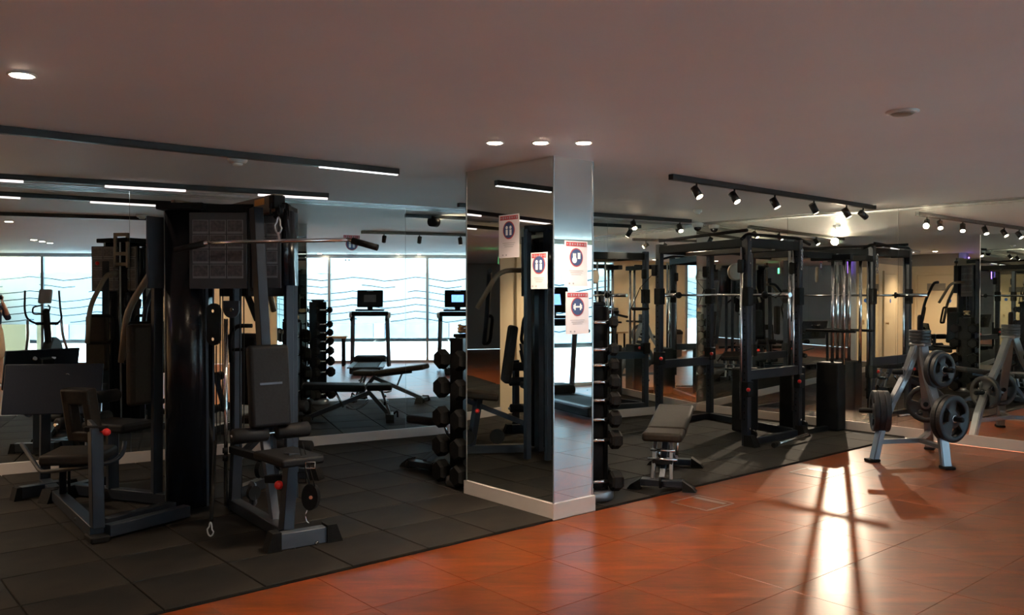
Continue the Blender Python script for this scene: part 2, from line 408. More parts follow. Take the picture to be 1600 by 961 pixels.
tiles(mat_root, 'rubber_tile', .54, (-14, 12), (-11, 0), [(LM, LD - .02), (RN, RD - .02), (B, bd - .002), (V(-1, 0, 0), 6.1)], .004, .016, M_tile, .009, True)

def wall(name, p, q, th, m, z0=0, z1=CEIL, out=None):
    # a wall face from p to q, its thickness behind the face (away from the room's middle)
    d = (q - p).normalized(); n = V(d.y, -d.x, 0)
    if n.dot(p - V(0, 3, 0)) < 0: n = -n
    return struct(Mb().prism([V(p.x, p.y, z0), V(q.x, q.y, z0), V(q.x + n.x * th, q.y + n.y * th, z0), V(p.x + n.x * th, p.y + n.y * th, z0)], (0, 0, z1 - z0)).o(name, m))
SK = .115
def up0(p, z): return V(p.x, p.y, z)
def panel(p, q, parent, m, z0=SK, z1=CEIL, th=.006, inn=V(0, 0, 0), name='mirror_panel'):
    d = (q - p).normalized(); g = .0015
    p = p + d * g; q = q - d * g
    return Mb().prism([V(p.x, p.y, z0), V(q.x, q.y, z0), V(q.x + inn.x * th, q.y + inn.y * th, z0), V(p.x + inn.x * th, p.y + inn.y * th, z0)], (0, 0, z1 - z0)).o(name, m, parent)
wl = wall('wall_left', Lp(-.42) + LM * .02, CORNER + LM * .02, .15, M_greyw)
seams = [-.42, 1.04, 2.46, 3.88, 5.30, 6.72, 8.262]
for s0, s1 in zip(seams, seams[1:]): panel(Lp(s0), Lp(s1), wl, M_mirror, inn=LM)
tr = struct(Mb().prism([Lp(-.42) - LM * .018, CORNER - LM * .018, CORNER, Lp(-.42)], (0, 0, SK)).o('baseboard_left', M_skirt))
wr = struct(Mb().prism([CORNER + RN * .02 + Z * CEIL, Rp(7.5) + RN * .02 + Z * CEIL, Rp(7.5) + RN * .08 + Z * CEIL, CORNER + RN * .08 + Z * CEIL], (0, 0, .1)).o('wall_right', M_greyw))
seams = [0, 1.40, 2.80, 4.22, 5.64, 7.5]
for s0, s1 in zip(seams, seams[1:]): panel(Rp(s0), Rp(s1), wr, M_halfmirror, inn=RN)
for s0 in seams: Mb().box(up0(Rp(s0) + RN * .011, (CEIL + SK) / 2), (.012, .008, CEIL - SK), rotz(RU)).o('seam_strip', M_trackb, wr)  # opaque strips added to stop the lamp behind leaking through the seams
struct(Mb().prism([CORNER - RN * .018, Rp(7.5) - RN * .018, Rp(7.5), CORNER], (0, 0, SK)).o('baseboard_right', M_skirt))
# metal strips in the ceiling along the top of both mirrors
for nm, p, q, n in (('trim_1', Lp(-.42), CORNER, LM), ('trim_2', CORNER, Rp(7.5), RN)):
    b = Mb()
    for off in (.05, .17):
        b.prism([V(*(p - n * off).xy, CEIL - .008), V(*(q - n * off).xy, CEIL - .008), V(*(q - n * (off + .022)).xy, CEIL - .008), V(*(p - n * (off + .022)).xy, CEIL - .008)], (0, 0, .01))
    struct(b.o(nm, M_alu))
# cream walls left of the mirror, the door with its plate
wall('wall_3', Lp(-2.9), Lp(-.42), .15, M_cream, 0, 2.32); wall('trim_3', Lp(-2.9), Lp(-.42), .15, M_dado, 2.32, CEIL)
wall('wall_4', V(-6.16, 5.04, 0), Lp(-2.9), .15, M_cream, 0, 2.32); wall('trim_4', V(-6.16, 5.04, 0), Lp(-2.9), .15, M_dado, 2.32, CEIL)
wall('wall_5', V(-10, 4.6, 0), V(-6.16, 5.04, 0), .15, M_greyw)
wall('wall_6', V(-10, -6.5, 0), V(-10, 4.6, 0), .15, M_greyw)
wall('wall_back', Wp(-3), V(-10, -6.5, 0), .15, M_greyw)
wall('wall_8', V(7.5, 6.1, 0), Wp(11.93), .12, M_cream)
BK = BACK[2:] + BACK[:1]
for k, (p, q) in enumerate(zip(BK, BK[1:])): wall('wall_%d' % (9 + k), p, q, .15, M_greyw)  # walls of the added shell, keeping sky out behind the glass

def door(name, p, q, n_in, label=None):
    d = (q - p).normalized(); h = 2.1; wd = (q - p).length
    b = Mb(); c = (p + q) / 2
    for e in (p - d * .04, q + d * .04): b.box((e.x + n_in.x * .012, e.y + n_in.y * .012, h / 2), (.07, .05, h + .07), rotz(d), .004, 1)
    b.box((c.x + n_in.x * .012, c.y + n_in.y * .012, h + .035), (wd + .15, .05, .07), rotz(d), .004, 1)
    fr = struct(b.o(name, M_cream))
    lf = Mb().box((c.x + n_in.x * .012, c.y + n_in.y * .012, h / 2), (wd, .04, h - .01), rotz(d), .003, 1).o('door_leaf', M_cream, fr)
    e = q - d * .09 + n_in * .03
    Mb().lathe([(.028, 0), (.028, .008), (.012, .012), (.012, .035), (.024, .04), (.024, .06), (.01, .068)], (e.x, e.y, 1.0), n_in).o('door_knob', M_wood, lf)
    return fr, lf
p0, p1 = Lp(-2.9), V(-6.16, 5.04, 0); dd = (p1 - p0).normalized(); ni = V(dd.y, -dd.x, 0)
if ni.dot(V(0, 3, 0) - p0) < 0: ni = -ni
d1, l1 = door('door_1', p0 + dd * .22, p0 + dd * 1.10, ni)
c = p0 + dd * .66 + ni * .035; Mb().box((c.x, c.y, 1.82), (.42, .006, .17), rotz(dd), .001, 1).o('name_plate', M_plate_metal, l1)
c = p0 + dd * .95 + ni * .033; Mb().cyl(c + Z * 1.5, c + ni * .004 + Z * 1.5, .05, n=20).o('fire_door_sign', M_blue, l1, 'round blue fire door sign')
d2, l2 = door('door_2', Lp(-1.68), Lp(-.80), -LM)
c = Lp(-1.22) - LM * .033; Mb().cyl(c + Z * 1.5, c - LM * .004 + Z * 1.5, .05, n=20).o('fire_door_sign', M_blue, l2, 'round blue fire door sign')
e = V(-6.10, 5.0, 0); tag(Mb().beam(e + Z * 2.18, e + Z * 2.5, .02, .02).o('led_strip', M_purple), 'short purple glowing light strip at the end of the cream door wall', 'light')

# mirrored pillar
P0 = PIL.copy(); P1 = P0 - B * 1.05; P2 = P0 + A * .43 - B * 1.05; P3 = P0 + A * .43
ins = .016
def pf(p, a, b): return p + A * a - B * b
core = struct(Mb().prism([pf(P0, ins + .006, ins + .006), pf(P3, -ins - .006, ins + .006), pf(P2, -ins - .006, -ins - .006), pf(P1, ins + .006, -ins - .006)], (0, 0, CEIL)).o('pillar', M_greyw))
core['label'] = 'square mirror-clad pillar with white skirting and posters'
q0, q1, q2, q3 = pf(P0, ins, ins), pf(P1, ins, -ins), pf(P2, -ins, -ins), pf(P3, -ins, ins)
for p, q, n in ((q0, q1, A), (q0, q3, -B), (q3, q2, -A), (q1, q2, B)): panel(p, q, core, M_mirror, z0=.12, inn=n, name='mirror_panel')
for p in (q0, q1, q2, q3): Mb().beam(V(p.x, p.y, .12), V(p.x, p.y, CEIL), .008, .008, 0).o('corner_strip', M_alu, core)
b = Mb(); out = [P0, P3, P2, P1]; b.prism(out, (0, 0, .118)); b.o('skirting', M_skirt, core)

# ------------------------------------------------------------------ window wall and outside
def win(name, t0, t1, mulls):
    root = struct(bpy.data.objects.new(name, None)); COL.objects.link(root)
    root.location = Wp(t0); root.rotation_euler = (0, 0, math.atan2(WD.y, WD.x)); W_ = t1 - t0
    f = Mb()
    f.box((W_ / 2, 0, .03), (W_, .12, .06), None, .004, 1); f.box((W_ / 2, 0, CEIL - .04), (W_, .12, .08), None, .004, 1)
    f.o('window_frame', M_alu, root)
    edges = [0] + [m - t0 for m in mulls] + [W_]
    for e in edges: Mb().box((min(max(e, .03), W_ - .03), 0, CEIL / 2), (.06, .12, CEIL - .1), None, .004, 1).o('mullion', M_alu, root)
    for a_, b_ in zip(edges, edges[1:]):
        Mb().box(((a_ + b_) / 2, 0, CEIL / 2), (b_ - a_ - .06, .012, CEIL - .14)).o('glass_pane', M_glass, root)
        fo = Mb().box(((a_ + b_) / 2, -0 + .012, (FILM_Z0 + FILM_Z1) / 2), (b_ - a_ - .064, .002, FILM_Z1 - FILM_Z0)).o('frosted_film', M_film, root)
    return root
win('window_1', -1.6, 2.9, [.2, 2.05]); win('window_2', 5.8, 11.9, [6.75, 9.09, 10.6])
wall('wall_window_pier', Wp(2.9), Wp(5.8), .3, M_cream); wall('wall_window_end', Wp(-3.0), Wp(-1.6), .3, M_cream)
for k_, (t0_, t1_) in enumerate(((-2.2, -.55), (-.3, -.02))): struct(Mb().prism([Wp(t0_) + WNRM * .8, Wp(t1_) + WNRM * .8, Wp(t1_) + WNRM * 1.0, Wp(t0_) + WNRM * 1.0], (0, 0, 2.7)).o('wall_outside_%d' % (k_ + 1), M_cream))
ob = Mb().prism([Wp(-8) + WNRM * .1, Wp(30) + WNRM * .1, Wp(30) + WNRM * 45, Wp(-8) + WNRM * 45], (0, 0, .05))
for v in ob.bm.verts: v.co.z -= .14
o = struct(ob.o('ground', M_pave))
# building across the way, a planter and a white box outside
root = thing('office_building', 'pale concrete building with dark window bands seen through the glass', 'building', Wp(6) + WNRM * 11, math.atan2(WD.y, WD.x)); local(root)
b = Mb()
for z in (2.25, 5.3): b.box((0, -2, z + .68), (34, 4, 1.36))
for k in range(13): b.box((-15.5 + k * 2.8, -2, 3.4), (.4, 3.9, 6.7))
b.o('facade', M_conc, root)
for fl_ in range(2):
    for k in range(11): Mb().box((-14.1 + k * 2.8, -1.6, fl_ * 3.05 + 1.15), (2.36, 3, 2.16)).o('window_glazing', M_dkwin, root)
root = thing('brick_planter', 'low brown brick planter with green plants outside the left window', 'planter', Wp(3.3) + WNRM * 2.2 - Z * .09, math.atan2(WD.y, WD.x)); local(root)
Mb().box((0, 0, .4), (2.4, .6, .8), None, .01, 1).o('planter_wall', M_brick, root)
b = Mb()
for k in range(160):
    x, y = random.uniform(-1.1, 1.1), random.uniform(-.25, .25); h = random.uniform(.08, .3); a_ = random.uniform(0, 6.28)
    d = V(math.cos(a_), math.sin(a_), 0); p = V(x, y, .8)
    v = [b.bm.verts.new(q) for q in (p - d * .03, p + d * .03, p + V(d.y, -d.x, 0) * .06 + Z * h)]; b.bm.faces.new(v)
b.o('plant_leaves', M_leaf, root)['kind'] = 'stuff'
root = thing('utility_box', 'white metal box standing outside the left window', 'box', Wp(2.4) + WNRM * 1.6 - Z * .09, math.atan2(WD.y, WD.x)); local(root)
Mb().box((0, 0, .35), (.9, .5, .7), None, .02).o('housing', M_plastic, root); Mb().box((0, 0, .715), (.96, .56, .03), None, .008).o('lid', M_plastic, root)

# ------------------------------------------------------------------ ceiling fittings
def track(name, label, p, q, leds=(), cool=(), w_=.05, h_=.045):
    d = (q - p).normalized(); rt = thing(name, label, 'track light', (p.x, p.y, CEIL - h_), 0)
    Mb().beam(p - Z * h_ / 2, q - Z * h_ / 2, w_, h_, .003).o('channel', M_trackb, rt)
    for m, L in ((M_led, leds), (M_ledcool, cool)):
        for a_, b_ in L:
            th_ = .02 if m is M_led else .008; Mb().beam(a_ - Z * (h_ + th_ * .4), b_ - Z * (h_ + th_ * .4), .03, th_, .002).o('light_bar', m, rt)
    return rt, d
def seg(p, q, px):       # point of the ceiling line p-q under image column px
    k = (px - 800) / FPX; d = q - p; t = (k * p.y - p.x) / (d.x - k * d.y); return p + d * t
p, q = ce(-330, 161), ce(622, 264); dT = (q - p)
track('ceiling_track', 'long black ceiling track in front of the multi gym with one lit bar', p, q, (), [(seg(p, q, 500), seg(p, q, 621))])
p, q = ce(-300, 254), ce(513, 302)
track('ceiling_track', 'black ceiling track next to the left mirror with pinkish lit bars', p, q, [(seg(p, q, x0), seg(p, q, x1)) for x0, x1 in ((-150, 38), (165, 291), (404, 512))])
def spots(root, p, q, items):
    for px, aim, hot in items:
        c = seg(p, q, px) - Z * .045; a_ = aim.normalized()
        Mb().cyl(c, c - Z * .045, .008, n=10).o('spot_stem', M_trackb, root)
        c2 = c - Z * .075
        hr = .065 if hot else .033
        if hot: c2 = c - Z * .035
        sp = Mb().cyl(c2 - a_ * .05, c2 + a_ * .05, hr, n=24).o('spot_head', M_trackb, root)
        Mb().cyl(c2 + a_ * .0505, c2 + a_ * .053, .027 if not hot else .058, n=18).o('spot_lens', M_hotglow if hot else M_spotglow, sp)
        if not hot:
            lamp('track_spot', 'SPOT', c2 + a_ * .07, 15, (1, .80, .58), c2 + a_ * 3, .03, 70, .6)
p, q = ce(1048, 272), ce(1366, 321)
rt, d = track('ceiling_track', 'black ceiling track with six spotlights above the right part of the gym', p, q)
dn = V(0, 0, -1)
spots(rt, p, q, [(1088, dn + V(.5, -.5, 0), 0), (1147, dn + V(.5, -.5, 0), 0), (1210, dn + V(.5, -.2, 0), 0), (1271, dn + V(.6, .2, 0), 0), (1322, dn + V(.7, .1, 0), 0), (1348, dn * .5 + V(.7, .3, 0), 0)])
p, q = ce(716, 317), ce(1079, 343)
rt, d = track('ceiling_track', 'black ceiling track running behind the mirrored pillar along the left mirror', p, q)
SPx = 800 + FPX * SPOT_AT.x / SPOT_AT.y
hit = (V(SPOT_AT.x, SPOT_AT.y, 0) + mirR(V(0, 0, 0))) / 2
spots(rt, p, q, [(SPx, V(mirR(V(0, 0, 0)).x - SPOT_AT.x, mirR(V(0, 0, 0)).y - SPOT_AT.y, -.75), 1), (850, dn + V(.3, -.6, 0), 0), (990, dn + V(.2, -.7, 0), 0), (1062, dn + V(.2, -.7, 0), 0)])

def downlight(p, label, power=24):
    rt = local(thing('downlight', label, 'ceiling light', (p.x, p.y, CEIL), 0, 'recessed round downlights'))
    Mb().lathe([(.060, -.0005), (.062, -.006), (.050, -.008), (.046, -.004)], (0, 0, 0)).o('trim_ring', M_plastic, rt)
    Mb().cyl((0, 0, -.0095), (0, 0, -.0045), .044, n=24).o('lens', M_lampglow, rt)
    lamp('downlight_lamp', 'SPOT', (p.x, p.y, CEIL - .02), power, (1, .78, .56), (p.x, p.y, 0), .045, 125, .7)
for p, lab in ((ce(34, 116), 'warm round downlight on its own above the leg press end of the mat'),
               (ce(773, 222), 'warm round downlight first from the left of the three before the pillar'),
               (ce(845, 222), 'warm round downlight in the middle of the three before the pillar'),
               (ce(912, 222), 'warm round downlight last on the right of the three before the pillar'),
               (V(.2, .6, 0), 'warm round downlight in the row near the elliptical trainer, first one'),
               (V(.55, .3, 0), 'warm round downlight in the row near the elliptical trainer, middle one'),
               (V(.9, 0, 0), 'warm round downlight in the row near the elliptical trainer, last one'),
               (Wp(3.6) - WNRM * .9, 'warm round downlight in front of the cream window pier, first one'), (Wp(5.1) - WNRM * .9, 'warm round downlight in front of the cream window pier, second one'),
               (Wp(6.6) - WNRM * .6, 'warm round downlight close to the window behind the treadmills, first one'), (Wp(8.4) - WNRM * .6, 'warm round downlight close to the window behind the treadmills, middle one'), (Wp(8.9) - WNRM * .6, 'warm round downlight close to the window behind the treadmills, last one'),
               (V(-4.6, 1.5, 0), 'warm round downlight in the middle of the lobby'), (V(-5.3, 6.0, 0), 'warm round downlight outside the cream doors'),
               (V(-7.6, 3.8, 0), 'warm round downlight near the exit sign'), (V(-3.5, -3, 0), 'warm round downlight at the back of the lobby')):
    downlight(p, lab, 75 if p.x < -4 else 40 if 'pier' in lab else 30 if 'pillar' in lab else 12)
def ceil_disc(p, name, label, cat, r, m, h=.03):
    rt = local(thing(name, label, cat, (p.x, p.y, CEIL)))
    Mb().lathe([(r, 0), (r, -h * .5), (r * .8, -h)], (0, 0, 0)).o('base_plate', m, rt)
    return rt
rt = ceil_disc(ce(1410, 174), 'ceiling_vent', 'small round ceiling vent above the wooden floor', 'vent', .085, M_plastic, .012)
Mb().lathe([(.06, -.013), (.05, -.02), (.02, -.022)], (0, 0, 0)).o('vent_disc', M_dado, rt)
for (x, y, r, lab) in ((371, 248, .07, 'white smoke detector between the two left tracks'), (1090, 328, .05, 'small white ceiling disc near the corner of the two mirrors')):
    rt = ceil_disc(ce(x, y), 'smoke_detector', lab, 'detector', r, M_plastic, .035); Mb().lathe([(r * .55, -.034), (r * .5, -.05), (r * .1, -.052)], (0, 0, 0)).o('sensor', M_plastic, rt)
p = CORNER - (LM + RN) * .16
rt = local(thing('dome_camera', 'white dome security camera in the mirrored corner', 'camera', (p.x, p.y, CEIL)))
Mb().lathe([(.07, 0), (.075, -.02), (.07, -.055), (.055, -.06)], (0, 0, 0)).o('housing', M_plastic, rt)
Mb().lathe([(.053, -.058), (.048, -.085), (.03, -.105), (.008, -.112)], (0, 0, 0)).o('dome', M_acryl, rt)
p = ce(488, 347)
rt = local(thing('exit_sign', 'green lit exit sign hanging at the lobby end', 'sign', (-6.9, 1.3, CEIL), R_(60)))
Mb().box((0, 0, -.25), (.36, .05, .18), None, .006).o('housing', M_plastic, rt); Mb().box((0, -.027, -.25), (.33, .004, .15)).o('sign_face', M_green, rt); Mb().cyl((0, 0, -.16), (0, 0, 0), .01).o('rod', M_plastic, rt)

# ------------------------------------------------------------------ posters
def poster(c, d, up_n, label, kind, w_=.21, h_=.297, paper=None, grp='safety posters'):
    # c centre on the mirror, d along it, up_n out of it
    rt = thing('poster', label, 'poster', c - Z * h_ / 2); f = up_n
    def rect(u, v, a_, b_, lift, name, m, par):
        q = c + d * u + Z * v + f * lift
        return Mb().box(q, (a_, .0008, b_), rotz(d)).o(name, m, par)
    sh = rect(0, 0, w_, h_, .002, 'sheet', paper or M_paper, rt)
    hd = rect(0, h_ / 2 - .024, w_ * .88, .032, .003, 'header_band', M_pred, rt)
    b = Mb()
    for k in range(8):
        x = -w_ * .38 + k * w_ * .108; hh = .008 + .006 * ((k * 5) % 3)
        b.box(c + d * x + Z * (h_ / 2 - .024) + f * .0038, (w_ * .05, .0006, hh), rotz(d))
    b.o('header_print', M_pgrey, hd)
    cc = c + Z * .045 + f * .003
    Mb().cyl(cc, cc + f * .0008, .068, n=32).o('sign_ring', M_pred, rt); dk = Mb().cyl(cc + f * .0008, cc + f * .0016, .060, n=32).o('sign_disc', M_pblue, rt)
    b = Mb(); e = cc + f * .0022
    if kind == 'dumbbell':
        b.box(e, (.05, .0006, .012), rotz(d))
        for s in (-1, 1): b.box(e + d * s * .028, (.012, .0006, .048), rotz(d)); b.box(e + d * s * .040, (.009, .0006, .028), rotz(d))
    elif kind == 'hands':
        b.cyl(e - d * .02 - Z * .018, e - d * .02 - Z * .018 + f * .0006, .024, n=20); b.box(e + d * .026 + Z * .012, (.028, .0006, .045), rotz(d))
        for k in range(3): b.box(e - d * (.032 - k * .012) + Z * .012, (.008, .0006, .035), rotz(d))
    else:
        for s in (-1, 1): b.cyl(e + d * s * .022 + Z * .020, e + d * s * .022 + Z * .020 + f * .0006, .013, n=16); b.box(e + d * s * .022 - Z * .017, (.024, .0006, .042), rotz(d))
    b.o('pictogram', M_pwhite, dk)
    b = Mb()
    for k in range(3): b.box(c - Z * (.052 + k * .014) + f * .003, (w_ * (.62 - .1 * k), .0006, .004), rotz(d))
    for s in (-.07, -.03): b.box(c + d * s - Z * (h_ / 2 - .02) + f * .003, (.014, .0006, .012), rotz(d))
    b.o('small_print', M_pgrey, rt)
def onplane(px, py, n, D):
    d = ray(px, py); t = (D - n.dot(V(0, 0, CAMH))) / n.dot(d); return V(0, 0, CAMH) + d * t
q = onplane(549.5, 388, LM, LD); poster(q, LU, -LM, 'poster with two figures in a blue disc on the left mirror', 'people')
Lf = A.dot(q0); Rf = B.dot(q0)
q = onplane(795.5, 369, A, Lf); poster(q, B, -A, 'pink poster high on the pillar side that reflects the multi gym', 'people', .235, .325)
q = onplane(842.5, 423, A, Lf); poster(q, B, -A, 'poster in a shiny clear sleeve near the front edge of the pillar', 'people', .175, .265, M_paperb)
q = onplane(900, 412, B, Rf); poster(q, A, B, 'upper of the two posters on the narrow pillar face, with hands in its disc', 'hands', .235, .33)
q = onplane(902, 489, B, Rf); poster(q, A, B, 'lower of the two posters on the narrow pillar face, with a dumbbell in its disc', 'dumbbell', .235, .31)

# floor access boxes
for (x, y, lab) in ((1097, 786, 'square metal floor outlet cover beside the rubber mat near the bench'), (1276, 739, 'square metal floor outlet cover in the bright light patch')):
    c = fl(x, y); rt = thing('floor_outlet', lab, 'floor outlet', c)
    b = Mb(); s = .17
    for u in (-1, 1): b.box(c + A * u * s + Z * .002, (.012, 2 * s, .004), rotz(A)); b.box(c + B * u * s + Z * .002, (2 * s, .012, .004), rotz(A))
    b.o('frame', M_alu, rt); Mb().box(c + Z * .0015, (2 * s - .014, 2 * s - .014, .003), rotz(A)).o('lid', M_floor, rt)
    Mb().box(c + A * .10 + Z * .0035, (.05, .28, .003), rotz(A)).o('flap', M_alu, rt)

exec_parts = []
# ------------------------------------------------------------------ multi gym
HX0, HX1, HY0, HY1 = -2.52, -1.70, 6.12, 6.92
O = V(-2.1, 6.5, 0)
gym = thing('multi_gym', 'large dark multi-station gym with pulldown bar, leg press and instruction boards before the left mirror', 'gym machine', O)
G = lambda b, n, m, l=None: b.o(n, m, gym, l)
HT = 2.24
for (x, y, hw) in ((-2.39, 6.22, .15), (-1.645, 6.22, .047), (-2.40, 6.46, .12)):
    # dark acrylic stack covers with a rounded front
    s = -1 if y < 6.3 else 1; poly = []
    for k in range(9):
        a_ = math.pi * k / 8; poly.append(V(x - hw * math.cos(a_), y + s * .10 * math.sin(a_) , .06))
    poly += [V(x + hw, y - s * .12, .06), V(x - hw, y - s * .12, .06)]
    full = hw > .06
    if not full: poly = [V(p.x, p.y, 1.68) for p in poly]
    G(Mb().prism(poly, (0, 0, (HT - .06) if full else .54), True), 'stack_shroud', M_acryl)
    if full:
        for u in (-1, 1): G(Mb().beam(V(x + u * hw, y - s * .0, .06), V(x + u * hw, y - s * .0, HT), .014, .02, .002), 'edge_strip', M_alu if u < 0 else M_frame)
        G(Mb().box((x, y, HT + .01), (hw * 2 + .04, .26, .05), None, .01), 'top_cap', M_black)
        st = Mb()
        for k in range(14): st.box((x, y - s * .0, .12 + k * .045), (hw * 1.2, .12, .04), None, .003, 1)
        G(st, 'weight_stack', M_black)
G(Mb().beam((-1.66, 6.30, .05), (-1.66, 6.30, HT), .045, .06), 'rear_post', M_frame); G(Mb().beam((-1.68, 6.5, .05), (-1.68, 6.5, HT), .05, .06), 'rear_post', M_frame); G(Mb().beam((-2.10, 6.44, .05), (-2.10, 6.44, HT), .07, .07), 'rear_post', M_frame)
G(Mb().beam((-1.885, 6.12, 1.60), (-1.885, 6.12, HT), .04, .06), 'board_post', M_black)
G(Mb().beam((-2.5, 6.20, HT), (-1.62, 6.20, HT), .06, .06), 'top_rail', M_black); G(Mb().beam((-2.5, 6.5, HT), (-1.66, 6.5, HT), .06, .06), 'top_rail', M_black)
for x in (-2.48, -1.66): G(Mb().beam((x, 6.24, HT), (x, 6.48, HT), .05, .06), 'top_rail', M_black)
for (x0, x1, y, zt, zb, n, s) in ((-2.305, -1.895, 6.07, 2.20, 1.655, 3, -1), (-1.87, -1.66, 6.10, 2.18, 1.66, 2, -1), (-2.26, -1.72, 6.555, 2.17, 1.6, 4, 1)):
    bo = G(Mb().box(((x0 + x1) / 2, y, (zt + zb) / 2), (x1 - x0, .02, zt - zb), None, .004, 1), 'instruction_board', M_board)
    cw = (x1 - x0 - .04) / n; ch = (zt - zb - .12) / 4
    for j in range(4):
        for i in range(n):
            cx, cz = x0 + .02 + cw * (i + .5), zt - .05 - ch * (j + .5)
            Mb().box((cx, y + s * .011, cz), (cw * .92, .004, ch * .93)).box((cx, y + s * .0125, cz - ch * .38), (cw * .8, .003, ch * .07)).o('exercise_card', M_cardline, bo)
            Mb().box((cx, y + s * .0132, cz + ch * .05), (cw * .84, .004, ch * .74)).o('card_picture', M_card, bo)
# mast, boom and pulldown bar
G(Mb().beam(at(400, 325, 5.98), at(413, 560, 5.90), .085, .07), 'front_mast', M_frame); G(Mb().beam(at(413, 555, 5.92), at(418, 700, 5.86), .07, .06), 'front_mast', M_frame)
bm0, bm1 = at(352, 336, 6.62), at(436, 317, 5.95)
G(Mb().beam(bm0, bm1, .07, .125), 'top_boom', M_taupe); c = at(414, 313.5, 6.07); bdv = (bm1 - bm0).normalized(); nn = V(bdv.y, -bdv.x, 0)
G(Mb().beam(bm0.lerp(bm1, .66) + nn * .0375 + Z * .025, bm0.lerp(bm1, .83) + nn * .0375 + Z * .025, .002, .045, 0), 'warning_label', M_orange, 'orange warning label')
G(Mb().box(at(433, 316, 5.93), (.075, .09, .09), rotz(bdv), .006, 1), 'boom_end', M_black)
c = at(434, 330, 5.93); G(Mb().lathe([(.055, -.014), (.046, -.004), (.046, .004), (.055, .014)], c, nn), 'top_pulley', M_black)
G(Mb().tube([at(441, 318, 5.9), at(450, 318, 5.9), at(451, 332, 5.9), at(450, 342, 5.95)], .006, 8, .02), 'cable_guard', M_black)
G(Mb().tube([at(424, 318, 5.88), at(422, 334, 5.86), at(428, 336, 5.86)], .006, 8, .02), 'cable_guard', M_black)
ring = [c + V(.012 * math.cos(t), 0, .0) for t in ()]
cb = at(435, 352, 5.78)
G(Mb().tube([cb + V(.02 * math.sin(t) * (1.2 if math.cos(t) < 0 else .6), 0, .055 * math.cos(t)) for t in [k * math.pi / 8 for k in range(16)]], .006, 8, 0, True), 'carabiner', M_alu)
G(Mb().tube([at(434, 330, 5.9), cb + Z * .05], .004, 6), 'cable', M_black); G(Mb().cyl(cb - Z * .05, at(437, 378, 5.75), .008, n=8), 'bar_hook', M_chrome)
bar = thing('lat_pulldown_bar', 'long chrome pulldown bar with bent black grips hanging in front of the instruction boards', 'exercise bar', at(435, 378, 5.75))
Mb().tube([at(325, 379, 5.82), at(400, 377.5, 5.78), at(545, 374.5, 5.70)], .0135, 12).o('bar', M_chrome, bar)
for (p, q) in ((at(326, 379, 5.82), at(274, 391, 5.84)), (at(544, 374.3, 5.70), at(590, 387, 5.66))):
    d = (q - p).normalized(); e = p + d * .03
    Mb().tube([p - d * .01, q], .0135, 12).o('bent_end', M_chrome, bar); Mb().tube([e, q], .022, 14).o('grip', M_rubber, bar)
# cable column between tower and pulldown seat
G(Mb().cyl(at(353, 498, 6.2), at(353, 790, 6.2), .015, n=12), 'guide_rod', M_chrome)
for x, y0, y1 in ((344, 452, 690), (348, 452, 640), (366, 452, 700), (375, 452, 700), (381, 452, 690), (338, 540, 700)): G(Mb().cyl(at(x, y0, 6.25), at(x, y1, 6.25), .004, n=6), 'cable', M_black)
pl = [at(333 + 10.5 * math.cos(t), 507 + (23 if math.sin(t) < 0 else -23) * -1 * (-1 if True else 1) * 0 + (22 if math.sin(t) > 0 else -22) + 11 * math.sin(t), 6.02) for t in [k * math.pi / 12 for k in range(24)]]
fp = G(Mb().prism(pl, (0, .035, 0)), 'floating_pulley', M_black)
for y in (486, 530): Mb().cyl(at(333, y, 6.015), at(333, y, 6.02) + V(0, -.008, 0), .012, n=10).o('bolt', M_chrome, fp)
pl = [at(361 + 12 * math.cos(t), 485 + 12 * math.sin(t), 6.08) for t in [k * math.pi / 10 for k in range(11)]] + [at(349, 470, 6.08), at(373, 470, 6.08)]
fp = G(Mb().prism(pl, (0, .03, 0)), 'pulley_cover', M_frame); Mb().cyl(at(362, 484, 6.075), at(362, 484, 6.08) + V(0, -.008, 0), .016, n=12).o('bolt', M_chrome, fp)
G(Mb().tube([at(394, 509, 6.35), at(370, 509, 6.35), at(361, 522, 6.35), at(361, 566, 6.35)], .016, 10, .04), 'press_handle', M_black)
G(Mb().tube([at(394, 545, 6.35), at(362, 547, 6.35)], .013, 10), 'press_handle', M_black)
G(Mb().beam(at(383, 452, 6.3), at(402, 500, 6.05), .04, .03), 'brace', M_black)
G(Mb().tube([at(336, 690, 6.0), at(334, 740, 5.75), at(330, 814, 5.52)], .013, 8), 'cable_strap', M_rubber)
cc = at(329, 827, 5.5)
G(Mb().tube([cc + V(.017 * math.sin(t) * (1.25 if math.cos(t) < 0 else .55), 0, .045 * math.cos(t) + .0) for t in [k * math.pi / 8 for k in range(16)]], .005, 8, 0, True), 'carabiner', M_steel)
for x, y in ((352, 700), (352, 712)): G(Mb().cyl(at(x, y, 6.15), at(x, y + 8, 6.15), .02, n=12), 'rod_collar', M_black)
# pulldown / leg extension seat
r0, r1 = fl(360, 799), fl(446, 851)
up = lambda p, z: V(p.x, p.y, z)
G(Mb().beam(up(r0, .075), up(r1, .075), .08, .075), 'base_rail', M_frame)
f0, f1 = fl(416, 866), fl(529, 846)
f0.z = f1.z = .068; e0, e1 = f0.lerp(f1, .17), f0.lerp(f1, .80)
G(Mb().beam(e0, e1, .075, .10), 'front_foot', M_greyf)
def footcap(p, q, hw=.05, ht=.115):
    # rubber shoe with a sloping end
    d = (q - p); d.z = 0; d.normalize(); s = V(d.y, -d.x, 0) * hw; p = up(p, .016); q = up(q, .016)
    b = Mb(); b.prism([p - s, q - s, p + (q - p) * .6 - s + Z * ht, p - s + Z * ht], s * 2); return b
G(footcap(e0, f0 - (f1 - f0) * .02), 'foot_cap', M_rubber); G(footcap(e1, f1 + (f1 - f0) * .02), 'foot_cap', M_rubber)
